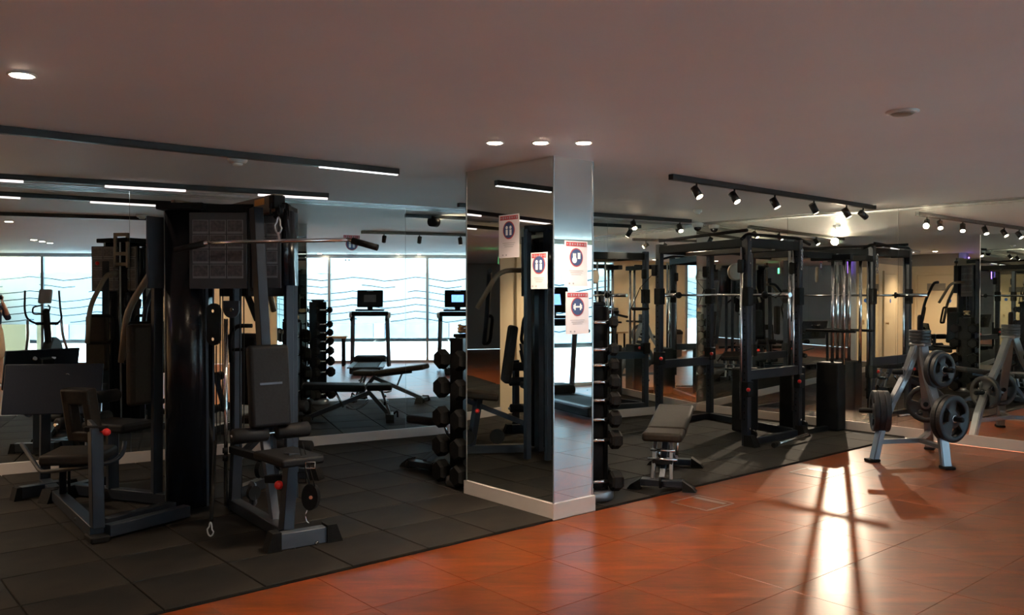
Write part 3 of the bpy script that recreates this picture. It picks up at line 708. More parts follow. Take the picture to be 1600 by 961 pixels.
for x, y in ((460, 856), (493, 849)):
    c = at(x, y, 5.33); G(Mb().cyl(c, c + V(-.6, -.8, 0) * .0 + V(.10, -.045, 0) * .15, .012, n=10), 'bolt', M_chrome)
pA = fl(447, 852); G(Mb().beam(up(pA, .1), at(456, 708, 5.52), .08, .075), 'seat_post', M_frame)
G(Mb().beam(at(431, 822, 5.66), at(412, 672, 5.86), .055, .06), 'leg_lever', M_greyf)
G(Mb().beam(at(365, 797, 6.22), at(370, 700, 6.18), .06, .07), 'column_post', M_frame); G(Mb().beam(at(362, 702, 6.18), at(410, 716, 5.9), .05, .05), 'seat_frame', M_black)
G(Mb().beam(at(418, 748, 5.64), at(452, 748, 5.54), .06, .05), 'lever_bracket', M_black)
c = at(436, 757, 5.5); G(Mb().lathe([(.008, -.04), (.008, 0), (.026, .003), (.03, .02), (.024, .04), (.008, .046)], c, V(.2, -.9, 0), 14), 'adjust_knob', M_red, 'red adjusting knob')
G(Mb().beam(at(396, 790, 6.0), at(394, 752, 6.0), .09, .04, .02), 'lower_pulley_bracket', M_frame)
c = at(396, 770, 5.97); G(Mb().lathe([(.05, -.015), (.042, 0), (.05, .015)], c, V(.8, -.6, 0)), 'lower_pulley', M_black)
c = at(451, 714, 5.56); G(Mb().box(c, (.44, .30, .055), rotz(B), .018, 3), 'seat_pad', M_vinyl)
c = at(420, 603, 5.78); rt = rotz(B) @ Matrix.Rotation(R_(-5), 3, 'Y')
G(Mb().box(c, (.075, .29, .56), rt, .028, 3), 'back_pad', M_vinyl); G(Mb().box(c + B * .039 + Z * .02, (.004, .16, .014), rt), 'pad_lettering', M_greyf)
q0r = at(362, 683, 5.62); q1r = q0r + A * .56; mid = (q0r + q1r) / 2
for p, q in ((q0r, q0r + A * .25), (q1r - A * .25, q1r)): G(Mb().lathe([(.035, 0), (.052, .01), (.052, (q - p).length - .01), (.035, (q - p).length)], p, A, 18), 'foam_roller', M_vinyl)
G(Mb().cyl(q0r - A * .01, q1r + A * .01, .014, n=12), 'roller_axle', M_chrome)
c = at(486, 777, 5.36); pl = [c + V(.052 * math.cos(t) - .01, 0, .085 * math.sin(t)) for t in [k * math.pi / 10 for k in range(20)]]
fp = G(Mb().prism(pl, (.012, .03, 0)), 'hanging_pulley', M_black); Mb().cyl(c, c + V(0, -.008, 0), .012, n=10).o('bolt', M_chrome, fp)
G(Mb().tube([at(468, 700, 5.5), at(480, 742, 5.38), at(484, 760, 5.37)], .006, 8), 'cable', M_black); G(Mb().tube([at(492, 760, 5.36), at(472, 690, 5.55)], .004, 6), 'cable', M_black)
G(Mb().tube([at(480, 797, 5.36), at(477, 806, 5.36), at(479, 815, 5.36), at(483, 818, 5.36)], .004, 6, .01), 'cable_hook', M_chrome)
c = at(485, 727, 5.4); G(Mb().tube([c + V(-.03, 0, .02), c + V(.03, 0, .02), c + V(.03, 0, -.02), c + V(-.03, 0, -.02)], .005, 8, 0, True), 'chrome_bracket', M_chrome)
G(Mb().beam(at(462, 726, 5.46), at(480, 728, 5.41), .025, .02), 'bracket_arm', M_black)
G(Mb().tube([at(466, 738, 5.42), at(478, 738, 5.40), at(478, 754, 5.40), at(466, 754, 5.42)], .004, 6, 0, True), 'wire_loop', M_black)
# leg press
pb, pe = fl(152, 848), fl(70, 768)
G(Mb().beam(up(pb, .07), up(pe, .07), .085, .08), 'base_rail', M_frame)
tw = V(-2.42, 6.1, 0)
G(Mb().beam(up(pb + V(.05, .03, 0), .07), up(tw + V(.1, -.06, 0), .07), .075, .08), 'base_rail', M_frame)
G(Mb().beam(up(pb + V(-.05, .2, 0), .07), up(tw + V(0, .12, 0), .07), .075, .08), 'base_rail', M_frame)
G(Mb().box(up(pb, .035), (.17, .12, .045), rotz(B), .01, 1), 'foot_cap', M_rubber)
G(Mb().beam(up(pb, .1), at(149, 668, pb.y), .085, .075), 'press_post', M_frame)
G(Mb().box(at(150, 670, pb.y), (.14, .05, .035), None, .006, 1), 'post_head', M_black)
c = at(163, 675, pb.y - .03); G(Mb().lathe([(.007, -.05), (.007, 0), (.02, .003), (.026, .02), (.02, .036), (.007, .042)], c, V(.9, -.4, 0), 14), 'adjust_knob', M_red, 'red adjusting knob')
f0, f1 = fl(18, 786), fl(122, 768); f0.z = f1.z = .07
G(Mb().beam(f0.lerp(f1, .1), f0.lerp(f1, .85), .08, .09), 'rear_foot', M_frame); G(footcap(f0.lerp(f1, .85), f1, .045, .1), 'foot_cap', M_rubber); G(footcap(f0.lerp(f1, .12), f0, .045, .1), 'foot_cap', M_rubber)
G(Mb().beam(up(pe, .1), at(71, 610, pe.y), .055, .075), 'plate_post', M_frame)
G(Mb().beam(at(98, 785, 6.45), at(98, 722, 6.3), .05, .06), 'seat_carriage', M_frame); G(Mb().beam(at(108, 775, 6.4), at(108, 722, 6.25), .02, .03), 'seat_carriage', M_black)
c = at(83, 608, 6.72); rt = rotz(V(1, .12, 0)) @ Matrix.Rotation(R_(-12), 3, 'X')
G(Mb().box(c, (.74, .025, .40), rt, .006, 1), 'foot_plate', M_tread)
for u in (-1, 1): G(Mb().cyl(c + V(u * .1, .03, .1), c + V(u * .1, .05, .11), .022, n=12), 'plate_bolt', M_chrome)
G(Mb().box(c + V(0, .06, -.02), (.12, .1, .26), rt, .005, 1), 'plate_bracket', M_black)
c = at(124, 711, 6.02); G(Mb().box(c, (.40, .42, .075), rotz(V(1, .15, 0)), .025, 3), 'press_seat', M_vinylb)
c = at(128, 648, 5.93); rt = rotz(V(1, -.35, 0)) @ Matrix.Rotation(R_(10), 3, 'X')
hb = Mb()
for (dx, dz, sx, sz) in ((-.09, 0, .07, .38), (.09, .0, .07, .38), (0, .135, .24, .11), (0, -.15, .24, .08)):
    hb.box(c + rt @ V(dx, 0, dz), (sx, .09, sz), rt, .015, 2)
G(hb, 'press_backrest', M_vinylb)
G(Mb().beam(at(140, 660, 5.78), at(150, 671, 5.55), .03, .04), 'backrest_arm', M_greyf)
G(Mb().tube([at(34, 694, 6.55), at(64, 738, 6.2), at(132, 730, 5.85), at(178, 722, 5.9), at(193, 708, 6.0), at(195, 690, 6.05)], .016, 10, .06), 'side_handle', M_frame)
for u in (0, 1): G(Mb().cyl(fl(120 + u * 14, 810 + u * 12, .07), fl(118 + u * 14, 812 + u * 12, .07), .012, n=8), 'bolt', M_chrome)
# press station on the side of the cream doors, seen directly and in the left mirror
sd0, sd1 = V(-2.60, 6.10, 0), V(-2.40, 6.62, 0); sdv = (sd1 - sd0).normalized(); ax = V(-sdv.y, sdv.x, 0); ay = sdv
sb = (sd0 + sd1) / 2
bc = sb + ax * .03
bo = G(Mb().box(up(bc, 1.92), (.56, .02, .52), rotz(ay), .004, 1), 'instruction_board', M_board)
for j in range(4):
    for i in range(4):
        q = up(bc + ay * (-.202 + .135 * i), 2.11 - .125 * j)
        Mb().box(q + ax * .011, (.124, .004, .115), rotz(ay)).o('exercise_card', M_cardline, bo); Mb().box(q + ax * .013, (.112, .004, .095), rotz(ay)).o('card_picture', M_card, bo)
s1_ = sb + ax * 1.05
G(Mb().beam(up(sb, .07), up(s1_, .07), .08, .08), 'base_rail', M_frame)
G(Mb().beam(up(s1_ - ay * .2, .065), up(s1_ + ay * .2, .065), .08, .09), 'rear_foot', M_frame)
G(footcap(s1_ + ay * .2, s1_ + ay * .30, .05, .1), 'foot_cap', M_rubber); G(footcap(s1_ - ay * .2, s1_ - ay * .30, .05, .1), 'foot_cap', M_rubber)
G(Mb().box(up(sb + ax * .60, .60), (.42, .32, .07), rotz(ax), .022, 3), 'seat_pad', M_vinyl); G(Mb().beam(up(sb + ax * .66, .1), up(sb + ax * .66, .57), .07, .08), 'seat_post', M_frame)
G(Mb().box(up(sb + ax * .36, 1.08), (.08, .26, .62), rotz(ax), .03, 3), 'back_pad', M_vinylb); G(Mb().beam(up(sb + ax * .22, .1), up(sb + ax * .20, 2.0), .07, .07), 'side_mast', M_frame)
for z_, off in ((.80, .86), (.62, .95), (.32, .90)):
    for s_ in (-1, 1):
        p = up(sb + ax * off + ay * s_ * .04, z_); G(Mb().lathe([(.035, 0), (.05, .01), (.05, .20), (.035, .21)], p, ay * s_, 16), 'foam_roller', M_vinyl)
    G(Mb().cyl(up(sb + ax * off - ay * .27, z_), up(sb + ax * off + ay * .27, z_), .013, n=10), 'roller_axle', M_chrome)
G(Mb().beam(up(sb + ax * .86, .85), up(sb + ax * .92, .25), .05, .05), 'leg_lever', M_greyf)
for sgn, off in ((1, V(0, 0, 0)), (-1, V(.30, .52, 0))):
    G(Mb().tube([at(272, 409, 6.45) + off, at(246, 410, 6.48) + off, at(198, 486, 6.55) + off, at(190, 566, 6.6) + off], .026, 12, .14), 'press_arm', M_taupe if sgn > 0 else M_frame)  # near arm has the light painted in, its twin stays dark
    iv = V(.15, .10, 0) * (1 if sgn > 0 else -.4)
    G(Mb().tube([at(197, 506, 6.56) + off, at(197, 506, 6.56) + off + iv * 1.3, at(193, 566, 6.6) + off + iv * 1.3, at(193, 566, 6.6) + off], .018, 10, .07), 'press_handle', M_rubber)
hb_ = sb + ax * .08 + ay * .12
for k in range(2): G(Mb().box(up(hb_ + ay * (.075 - .15 * k), 2.13), (.04, .03, .40), rotz(ax), .004, 1), 'head_bracket', M_taupe)
for z_ in (1.97, 2.09, 2.31): G(Mb().box(up(hb_, z_), (.04, .18, .04), rotz(ax), .004, 1), 'head_bracket', M_taupe)
c = up(sb + ax * .12 - ay * .14, 1.98); G(Mb().lathe([(.007, 0), (.02, .01), (.024, .025), (.016, .04), (.006, .045)], c, ax, 12), 'adjust_knob', M_red, 'red adjusting knob')

# leg station on the mirror side, seen in the pillar
sb = V(-2.16, 6.58, 0); ax = V(.28, .96, 0).normalized(); ay = V(ax.y, -ax.x, 0); s1_ = sb + ax * .85
G(Mb().beam(up(sb, .07), up(s1_, .07), .08, .08), 'base_rail', M_frame)
G(Mb().beam(up(s1_ - ay * .2, .065), up(s1_ + ay * .2, .065), .08, .09), 'rear_foot', M_frame)
G(footcap(s1_ + ay * .2, s1_ + ay * .29, .05, .1), 'foot_cap', M_rubber); G(footcap(s1_ - ay * .2, s1_ - ay * .29, .05, .1), 'foot_cap', M_rubber)
G(Mb().box(up(sb + ax * .52, .62), (.46, .30, .07), rotz(ax) @ Matrix.Rotation(R_(-7), 3, 'Y'), .022, 3), 'seat_pad', M_vinylb)
G(Mb().beam(up(sb + ax * .56, .1), up(sb + ax * .48, .59), .07, .07), 'seat_post', M_frame); G(Mb().beam(up(sb + ax * .02, .32), up(sb + ax * .60, .56), .05, .05), 'seat_frame', M_frame)
G(Mb().box(up(sb + ax * .17, 1.02), (.08, .28, .58), rotz(ax) @ Matrix.Rotation(R_(-8), 3, 'Y'), .03, 3), 'back_pad', M_vinyl)
G(Mb().beam(up(sb + ax * .80, .68), up(sb + ax * .92, .26), .05, .06), 'leg_lever', M_frame)
for z_, off in ((.66, .76), (.30, .84)):
    for s_ in (-1, 1): G(Mb().lathe([(.035, 0), (.05, .01), (.05, .15), (.035, .16)], up(sb + ax * off + ay * s_ * .04, z_), ay * s_, 16), 'foam_roller', M_vinyl)
c = up(sb + ax * .50 + ay * .04, .46); G(Mb().lathe([(.007, 0), (.02, .01), (.024, .025), (.016, .04), (.006, .045)], c, ay, 12), 'adjust_knob', M_red, 'red adjusting knob')
for s_ in (-1, 1):
    c = up(sb + ax * (.3 + .3 * (s_ + 1) / 2), .20) + ay * .05; G(Mb().lathe([(.075, -.02), (.065, 0), (.075, .02)], c, ay, 18), 'lower_pulley', M_black)
G(Mb().tube([up(sb + ay * .08, 1.86), up(sb + ay * .08 + ax * .28, 1.86), up(sb + ay * .04 + ax * .50, 1.48)], .024, 12, .12), 'press_arm', M_taupe)

# ------------------------------------------------------------------ dumbbell towers and dumbbells
def hexd(rr, L, name='dumbbell', label='', grp=None):
    d = local(thing(name, label, 'dumbbell', group=grp))
    Mb().cyl((-L / 2, 0, 0), (L / 2, 0, 0), .015, n=12).o('handle', M_chrome, d)
    for s in (-1, 1):
        b = Mb(); n = 6; hl = rr * 1.15
        prof = ((rr * .82, 0), (rr, rr * .22), (rr, hl - rr * .22), (rr * .82, hl)); rings = []
        for r, h in prof:
            rings.append([b.bm.verts.new((s * (L / 2 - .005 + h), r * math.cos(k * math.pi / 3 + math.pi / 6), r * math.sin(k * math.pi / 3 + math.pi / 6))) for k in range(6)])
        for i in range(3):
            for k in range(6): b.bm.faces.new((rings[i][k], rings[i][(k + 1) % 6], rings[i + 1][(k + 1) % 6], rings[i + 1][k]))
        b.bm.faces.new(rings[0]); b.bm.faces.new(rings[-1]); b.o('head', M_rubber, d)
    return d
ORD = ['topmost', 'second from top', 'third from top', 'fourth from top', 'fifth from top', 'sixth from top', 'seventh from top', 'lowest']
LV = [(1.40, .046), (1.19, .050), (1.07, .054), (.94, .060), (.80, .064), (.65, .068), (.49, .074), (.17, .080)]
LV1 = [(1.07, .084), (.83, .088), (.58, .092), (.34, .095), (.125, .095)]
ORD1 = ['topmost big', 'second big', 'middle big', 'fourth big', 'lowest big']
def tower(pos, dirx, label, near, LV, ORD, H, M_post):
    protos = [None] * len(LV)
    rt = thing('dumbbell_tower', label, 'rack', pos, math.atan2(dirx.y, dirx.x)); local(rt)
    Mb().lathe([(.155, .016), (.16, .03), (.16, .085), (.15, .095), (.10, .098)], (0, 0, 0), n=36).o('base', M_silver, rt)
    Mb().box((0, 0, H / 2 + .03), (.15, .085, H - .06), None, .012, 2).o('post', M_post, rt); Mb().box((0, 0, H + .01), (.17, .10, .03), None, .008, 1).o('post_cap', M_black, rt)
    for s in (-1, 1): Mb().box((s * .082, 0, H / 2 + .04), (.012, .19, H - .1), None, .004, 1).o('side_plate', M_black, rt)
    for k, (z, r) in enumerate(LV):
        for sd in (-1, 1):
            for s in (-1, 1): Mb().prism([V(s * .082 - .006, sd * .09, z - .05), V(s * .082 - .006, sd * .155, z - .02), V(s * .082 - .006, sd * .16, z + .018), V(s * .082 - .006, sd * .145, z + .012), V(s * .082 - .006, sd * .128, z - .0165), V(s * .082 - .006, sd * .09, z - .022)], (.012, 0, 0)).o('cradle', M_black, rt)
            lab = '%s hex dumbbell on the %s side of the tower %s' % (ORD[k], 'room' if sd < 0 else 'mirror', near)
            c = Vector(pos) + rotz(dirx) @ V(0, sd * .137, z)
            if protos[k] is None:
                d = hexd(r, .185, label=lab, grp='hex dumbbells on the towers'); protos[k] = d; d.location = c; d.rotation_euler = (0, 0, math.atan2(dirx.y, dirx.x))
            else: dup(protos[k], c, math.atan2(dirx.y, dirx.x), lab)
    return rt
T1 = V(-.40, 7.15, 0); T2 = V(.64, 6.66, 0)
tower(T1, V(.80, .6, 0), 'silver dumbbell tower half hidden behind the left edge of the pillar', 'left of the pillar', LV1, ORD1, 1.26, M_silver)
tower(T2, V(.97, .25, 0), 'black dumbbell tower with a silver foot at the right edge of the pillar', 'right of the pillar', LV, ORD, 1.53, M_black)
rt = local(thing('wrist_straps', 'small heap of beige straps on top of the tower left of the pillar', 'straps', T1 + Z * 1.29))
b = Mb()
for k in range(5):
    a_ = k * 1.3; b.tube([V(.05 * math.cos(a_ + t) , .035 * math.sin(a_ * 1.7 + t), .012 + .012 * k + .006 * math.sin(2 * t)) for t in [j * math.pi / 6 for j in range(12)]], .010, 8, 0, True)
b.o('strap_coil', M_wood, rt)

# ------------------------------------------------------------------ adjustable benches
def bench(label, loc, rz, incl, m_pad):
    rt = local(thing('adjustable_bench', label, 'bench', loc, rz))
    Mb().box((.40, 0, .075), (.10, .34, .055), None, .006, 1).o('front_foot', M_frame, rt); Mb().box((-.62, 0, .06), (.09, .30, .055), None, .006, 1).o('rear_foot', M_frame, rt)
    for x, wd in ((.40, .34), (-.62, .30)):
        for s in (-1, 1): Mb().prism([V(x - .05, s * wd / 2, .016), V(x - .05, s * (wd / 2 + .11), .016), V(x - .05, s * (wd / 2 + .085), .05), V(x - .05, s * wd / 2, .105)], (.10, 0, 0)).o('foot_cap', M_rubber, rt)
    Mb().beam((.38, 0, .10), (.12, 0, .40), .05, .05).o('main_rail', M_greyf, rt)
    Mb().beam((-.60, 0, .08), (.16, 0, .38), .055, .055).o('main_rail', M_greyf, rt)
    for s in (-1, 1): Mb().beam((.40, s * .075, .10), (.30, s * .065, .40), .03, .03).o('seat_strut', M_silver, rt)
    Mb().cyl((.37, -.12, .26), (.37, .12, .26), .012, n=10).o('cross_pin', M_chrome, rt); Mb().cyl((.345, -.10, .33), (.345, .10, .33), .012, n=10).o('cross_pin', M_chrome, rt)
    Mb().box((.35, 0, .24), (.05, .17, .05), None, .006, 1).o('ladder_block', M_black, rt)
    Mb().box((.27, 0, .445), (.32, .33, .075), None, .026, 3).o('seat_pad', m_pad, rt)
    q = Matrix.Rotation(R_(incl), 3, 'Y'); c = V(.09, 0, .445) + q @ V(-.39, 0, 0)
    Mb().box(c, (.78, .33, .075), q, .026, 3).o('back_pad', m_pad, rt)
    Mb().beam(V(.09, 0, .40), c + q @ V(-.15, 0, -.05), .05, .04).o('back_frame', M_greyf, rt)
    Mb().tube([V(-.18, .06, .20), c + q @ V(.02, .06, -.05)], .014, 8).o('back_strut', M_chrome, rt)
    pts = [V(-.05 + .20 * math.sin(t), -.06, .36 - .20 * math.cos(t)) for t in [R_(-30 + 12 * k) for k in range(9)]]
    Mb().tube(pts, .012, 8).o('angle_arc', M_chrome, rt)
    for s in (-1, 1): Mb().cyl((-.66, s * .13, .05), (-.66, s * .16, .05), .035, n=16).o('wheel', M_rubber, rt)
    Mb().tube([V(.45, 0, .09), V(.50, 0, .14), V(.50, 0, .05)], .012, 8, .03).o('pull_handle', M_black, rt)
    return rt
bf = fl(1034, 768)
bdir = (fl(1030, 770) - fl(1062, 714)).normalized()
bench('black weight bench with chrome struts standing on the mat right of the pillar', bf - bdir * .40, math.atan2(bdir.y, bdir.x), 8, M_vinylb)
p, q = V(-.70, 7.9, 0), V(-.05, 8.75, 0); d = (p - q).normalized()
bench('flat black weight bench close to the left mirror, partly hidden by the dumbbell tower', (p + q) / 2 + d * .1, math.atan2(-d.y, -d.x), 2, M_vinyl)

# ------------------------------------------------------------------ cable and barbell rack
P3_, P4_ = fl(1166, 699), fl(1246, 682.5); P1_, P2_ = fl(1030, 666), fl(1109, 655)
rack = thing('cable_rack', 'large black cable and barbell rack with two weight stacks in the mirrored corner', 'gym machine', (P3_ + P2_) / 2)
K = lambda b, n, m, l=None: b.o(n, m, rack, l)
def col(p, px_top=None, h=2.24, w_=.075):
    po = K(Mb().beam(up(p, .016), up(p, h), w_, w_, .006), 'upright', M_frame)
    b = Mb()
    d = (V(0, 0, 0) - p); d.z = 0; d.normalize()
    fd = B if abs(B.dot(d)) > abs(A.dot(d)) else A
    if fd.dot(d) < 0: fd = -fd
    for k in range(26): b.cyl(up(p, .3 + k * .07) + fd * .0372, up(p, .3 + k * .07) + fd * .0385, .010, n=8)
    b.o('pin_holes', M_black, po)['kind'] = 'stuff'
    return po
for p in (P1_, P2_, P3_, P4_): col(p)
for p, q in ((P1_, P2_), (P3_, P4_)):
    K(Mb().beam(up(p, .765), up(q, .765), .06, .10), 'lower_beam', M_frame); K(Mb().beam(up(p, 2.17), up(q, 2.17), .06, .10), 'top_beam', M_black)
    K(Mb().beam(up(p, .05), up(q, .05), .07, .07), 'base_beam', M_frame)
for p, q in ((P1_, P3_), (P2_, P4_)):
    K(Mb().beam(up(p, 2.17), up(q, 2.17), .06, .09), 'top_beam', M_black)
K(Mb().beam(up(P2_, .05), up(P4_, .05), .07, .07), 'base_beam', M_frame)
K(Mb().beam(up(P1_.lerp(P2_, .5), 2.13), up(P3_.lerp(P4_, .5), 2.13), .05, .05), 'top_beam', M_taupe)
e = P3_ + (P3_ - P1_).normalized() * .05
for p, q in ((P3_, P4_),):
    dv = (q - p).normalized()
    K(Mb().tube([up(p - dv * .10, 2.20), up(p, 2.26), up(q, 2.26), up(q + dv * .25, 2.20)], .018, 10, .06), 'pull_up_bar', M_black)
K(Mb().tube([up(P1_, 2.28), up(P3_, 2.30)], .018, 10), 'pull_up_bar', M_black)
# carriages with red pins on each upright
for p, z, off in ((P1_, .84, .0), (P2_, .86, 0), (P3_, .62, 0), (P4_, .64, 0)):
    d = -V(p.x, p.y, 0).normalized(); sd = V(d.y, -d.x, 0)
    K(Mb().box(up(p, z), (.11, .11, .16), rotz(B), .008, 1), 'pulley_carriage', M_black)
    c = up(p, z) + d * .06 - sd * .02; K(Mb().lathe([(.007, 0), (.018, .01), (.022, .025), (.016, .04), (.006, .045)], c, d, 12), 'selector_knob', M_red, 'red selector knob')
for p in (P1_, P2_, P3_, P4_):
    K(Mb().box(up(p, 1.60), (.10, .10, .20), rotz(B), .008, 1), 'bar_hook', M_black)
    K(Mb().box(up(p, 1.92) - V(.06, 0, 0), (.07, .06, .14), rotz(B), .01, 1), 'pulley_block', M_black)
# stacks with covers and chrome guide rods
def stack(c, wv, w_=.26, d_=.20, h=.74, rods=True, ztop=2.14, name='stack_cover'):
    wv = wv.normalized(); K(Mb().box(up(c, h / 2 + .03), (w_, d_, h), rotz(wv), .02, 2), name, M_black)
    if rods:
        for s in (-1, 1):
            p = c + wv * s * .07; K(Mb().cyl(up(p, h), up(p, ztop), .016, n=12), 'guide_rod', M_chrome)
    b = Mb()
    for k in range(10): b.box(up(c, .16 + k * .05) - V(c.x, c.y, 0).normalized() * (d_ / 2 + .01), (.022, .002, .026), rotz(wv))
    K(b, 'stack_numbers', M_pgrey)
S1 = at(1164, 620, 9.9); S2 = at(1238, 620, 10.05); S1.z = S2.z = 0
stack(S1, A); stack(S2, A)
for s in (-1, 1): K(Mb().cyl(up(P3_ + A * s * .055 - B * .03, .3), up(P3_ + A * s * .055 - B * .03, 2.12), .014, n=10), 'guide_rod', M_chrome); K(Mb().cyl(up(P4_ + A * s * .06 - B * .02, .3), up(P4_ + A * s * .06 - B * .02, 2.12), .014, n=10), 'guide_rod', M_chrome)
# stack added by the right mirror: its rods and bar cast the floor shadows
S3 = Rp(2.10) - RN * .20
K(Mb().box(up(S3, .42), (.28, .20, .80), rotz(RU), .02, 2), 'stack_cover', M_black)
rc = fl(1310, 650)
for px in (1301, 1318.5):
    k_ = (px - 800) / FPX; t_ = (k_ * S3.y - S3.x) / (RU.x - k_ * RU.y); p = S3 + RU * t_
    K(Mb().cyl(up(p, .8), up(p, 2.06), .020, n=12), 'guide_rod', M_chrome)
K(Mb().box(up(S3, 2.06), (.5, .08, .07), rotz(RU), .006, 1), 'added_rod_head', M_black)
K(Mb().cyl(up(S3 - RU * .31, 1.19) - RN * .02, up(S3 + RU * .31, 1.19) - RN * .02, .016, n=12), 'added_shadow_bar', M_black)  # bar added for the crosswise shadow on the floor
K(Mb().beam(up(P4_, 2.08), up(S3, 2.08), .06, .07), 'top_beam', M_black)
K(Mb().beam(up(P4_, .045), up(S3 - RN * .1, .045), .06, .055), 'base_beam', M_black)
# feet
for p in (P3_, P4_):
    K(footcap(p, p + B * .14, .05, .12), 'foot_cap', M_rubber)
    c = up(p, .14) + B * .05 + A * .05; K(Mb().lathe([(.045, -.015), (.038, 0), (.045, .015)], c, A, 16), 'floor_pulley', M_black)
    for z in (.09, .20): K(Mb().cyl(up(p, z) + B * .037, up(p, z) + B * .047, .012, n=8), 'bolt', M_chrome)
for p, z in ((P3_, 1.95), (P3_, 2.08), (P4_, 2.0), (P3_, 2.20)): K(Mb().cyl(up(p, z) + B * .037, up(p, z) + B * .046, .011, n=8), 'bolt', M_chrome)
K(Mb().tube([fl(1214, 694, .06), fl(1262, 679, .08)], .016, 10), 'step_bar', M_chrome); K(Mb().tube([fl(1209, 696, .055), fl(1216, 693, .06)], .028, 12), 'bar_grip', M_rubber)
# chain on an upright, hand grips on the cables
ch = up(P4_, 2.12) + B * .06 - A * .02
for k in range(7):
    c = ch - Z * k * .034; dv = A if k % 2 else B
    K(Mb().tube([c + dv * .010 * math.sin(t) + Z * .020 * math.cos(t) for t in [j * math.pi / 5 for j in range(10)]], .0035, 6, 0, True), 'chain_link', M_chrome)
for p, x, y in ((P1_, 1000, 470),):
    c = at(x, y, P1_.y); 
    hd = thing('triangle_pulldown', 'black triangular cable attachment hanging beside the left upright of the rack', 'exercise bar', c)
    Mb().tube([c + Z * .16, c + V(-.11, 0, -.10), c + V(.11, 0, -.10)], .010, 8, 0, True).o('strap', M_rubber, hd); Mb().tube([c + V(-.10, 0, -.10), c + V(.10, 0, -.10)], .02, 12).o('grip', M_rubber, hd)
    Mb().tube([c + Z * .16, V(P1_.x - .06, P1_.y, 1.9)], .004, 6).o('cable', M_black, hd)
pc = at(1150, 425, 10.2); K(Mb().lathe([(.09, -.02), (.105, -.012), (.105, .012), (.09, .02)], pc, V(.2, -1, 0), 24), 'cable_wheel', M_taupe)
b0, b1 = at(1040, 462, 11.1), at(1290, 462, 9.0)
dv = V(P3_.x - P1_.x, P3_.y - P1_.y, 0).normalized(); mc = (P1_ + P2_ + P3_ + P4_) / 4; mc.z = 1.615
m1 = mc - A * .15
bb = thing('barbell', 'long steel barbell resting across the rack at shoulder height', 'barbell', m1 - Z * .02)
Mb().cyl(m1 - dv * 1.15, m1 + dv * 1.15, .014, n=12).o('shaft', M_chrome, bb)
for s in (-1, 1):
    Mb().cyl(m1 + dv * s * .80, m1 + dv * s * 1.17, .025, n=14).o('sleeve', M_chrome, bb); Mb().cyl(m1 + dv * s * .775, m1 + dv * s * .80, .04, n=16).o('collar', M_black, bb)

# ------------------------------------------------------------------ plate tree and weight plates
FR, FLf, FB = fl(1480, 733), fl(1363, 721), fl(1453, 702)
cen = (FR + FLf + FB) / 3; TOPZ = 1.13
tree = thing('plate_tree', 'silver three-legged weight plate tree on the wooden floor by the right mirror', 'rack', cen)
T_ = lambda b, n, m, l=None: b.o(n, m, tree, l)
tc_ = V((1438 - 800) / FPX * cen.y, cen.y, 0)
for f in (FR, FLf, FB):
    d = (f - tc_); d.z = 0; d.normalize(); s = V(d.y, -d.x, 0)
    path = [up(tc_ + d * .05, TOPZ), up(tc_.lerp(f, .42), TOPZ * .58), up(tc_.lerp(f, .80), .42), up(f - d * .03, .03)]
    b = Mb()
    sec = [up(tc_ + d * .04, TOPZ), up(tc_.lerp(f, .30) , TOPZ * .74), up(tc_.lerp(f, .62), .55), up(tc_.lerp(f, .84), .28), up(f - d * .02, .02)]
    vs = []
    for i, p in enumerate(sec):
        wv = .045 if i else .05; vs.append([b.bm.verts.new(p + s * a_ * .042 + d * c_ * wv / 1.4) for a_, c_ in ((-1, -1), (1, -1), (1, 1), (-1, 1))])
    for i in range(len(vs) - 1):
        for k in range(4): b.bm.faces.new((vs[i][k], vs[i][(k + 1) % 4], vs[i + 1][(k + 1) % 4], vs[i + 1][k]))
    b.bm.faces.new(vs[0]); b.bm.faces.new(vs[-1])
    bmesh.ops.bevel(b.bm, geom=b.bm.edges[:], offset=.008, segments=2, affect='EDGES')
    T_(b, 'leg', M_silver); T_(Mb().box(up(f, .014), (.12, .10, .026), rotz(d), .008, 2), 'foot_pad', M_rubber)
    T_(Mb().beam(up(tc_ + d * .0, .19), up(tc_.lerp(f, .90), .19), .045, .045), 'cross_tube', M_silver)
T_(Mb().box(up(tc_, TOPZ + .0), (.16, .16, .035), rotz(B), .012, 2), 'top_plate', M_silver)
T_(Mb().lathe([(.026, 0), (.026, .25), (.020, .27), (.006, .275)], up(tc_, TOPZ + .015), (0, 0, 1), 16), 'top_peg', M_rubber)
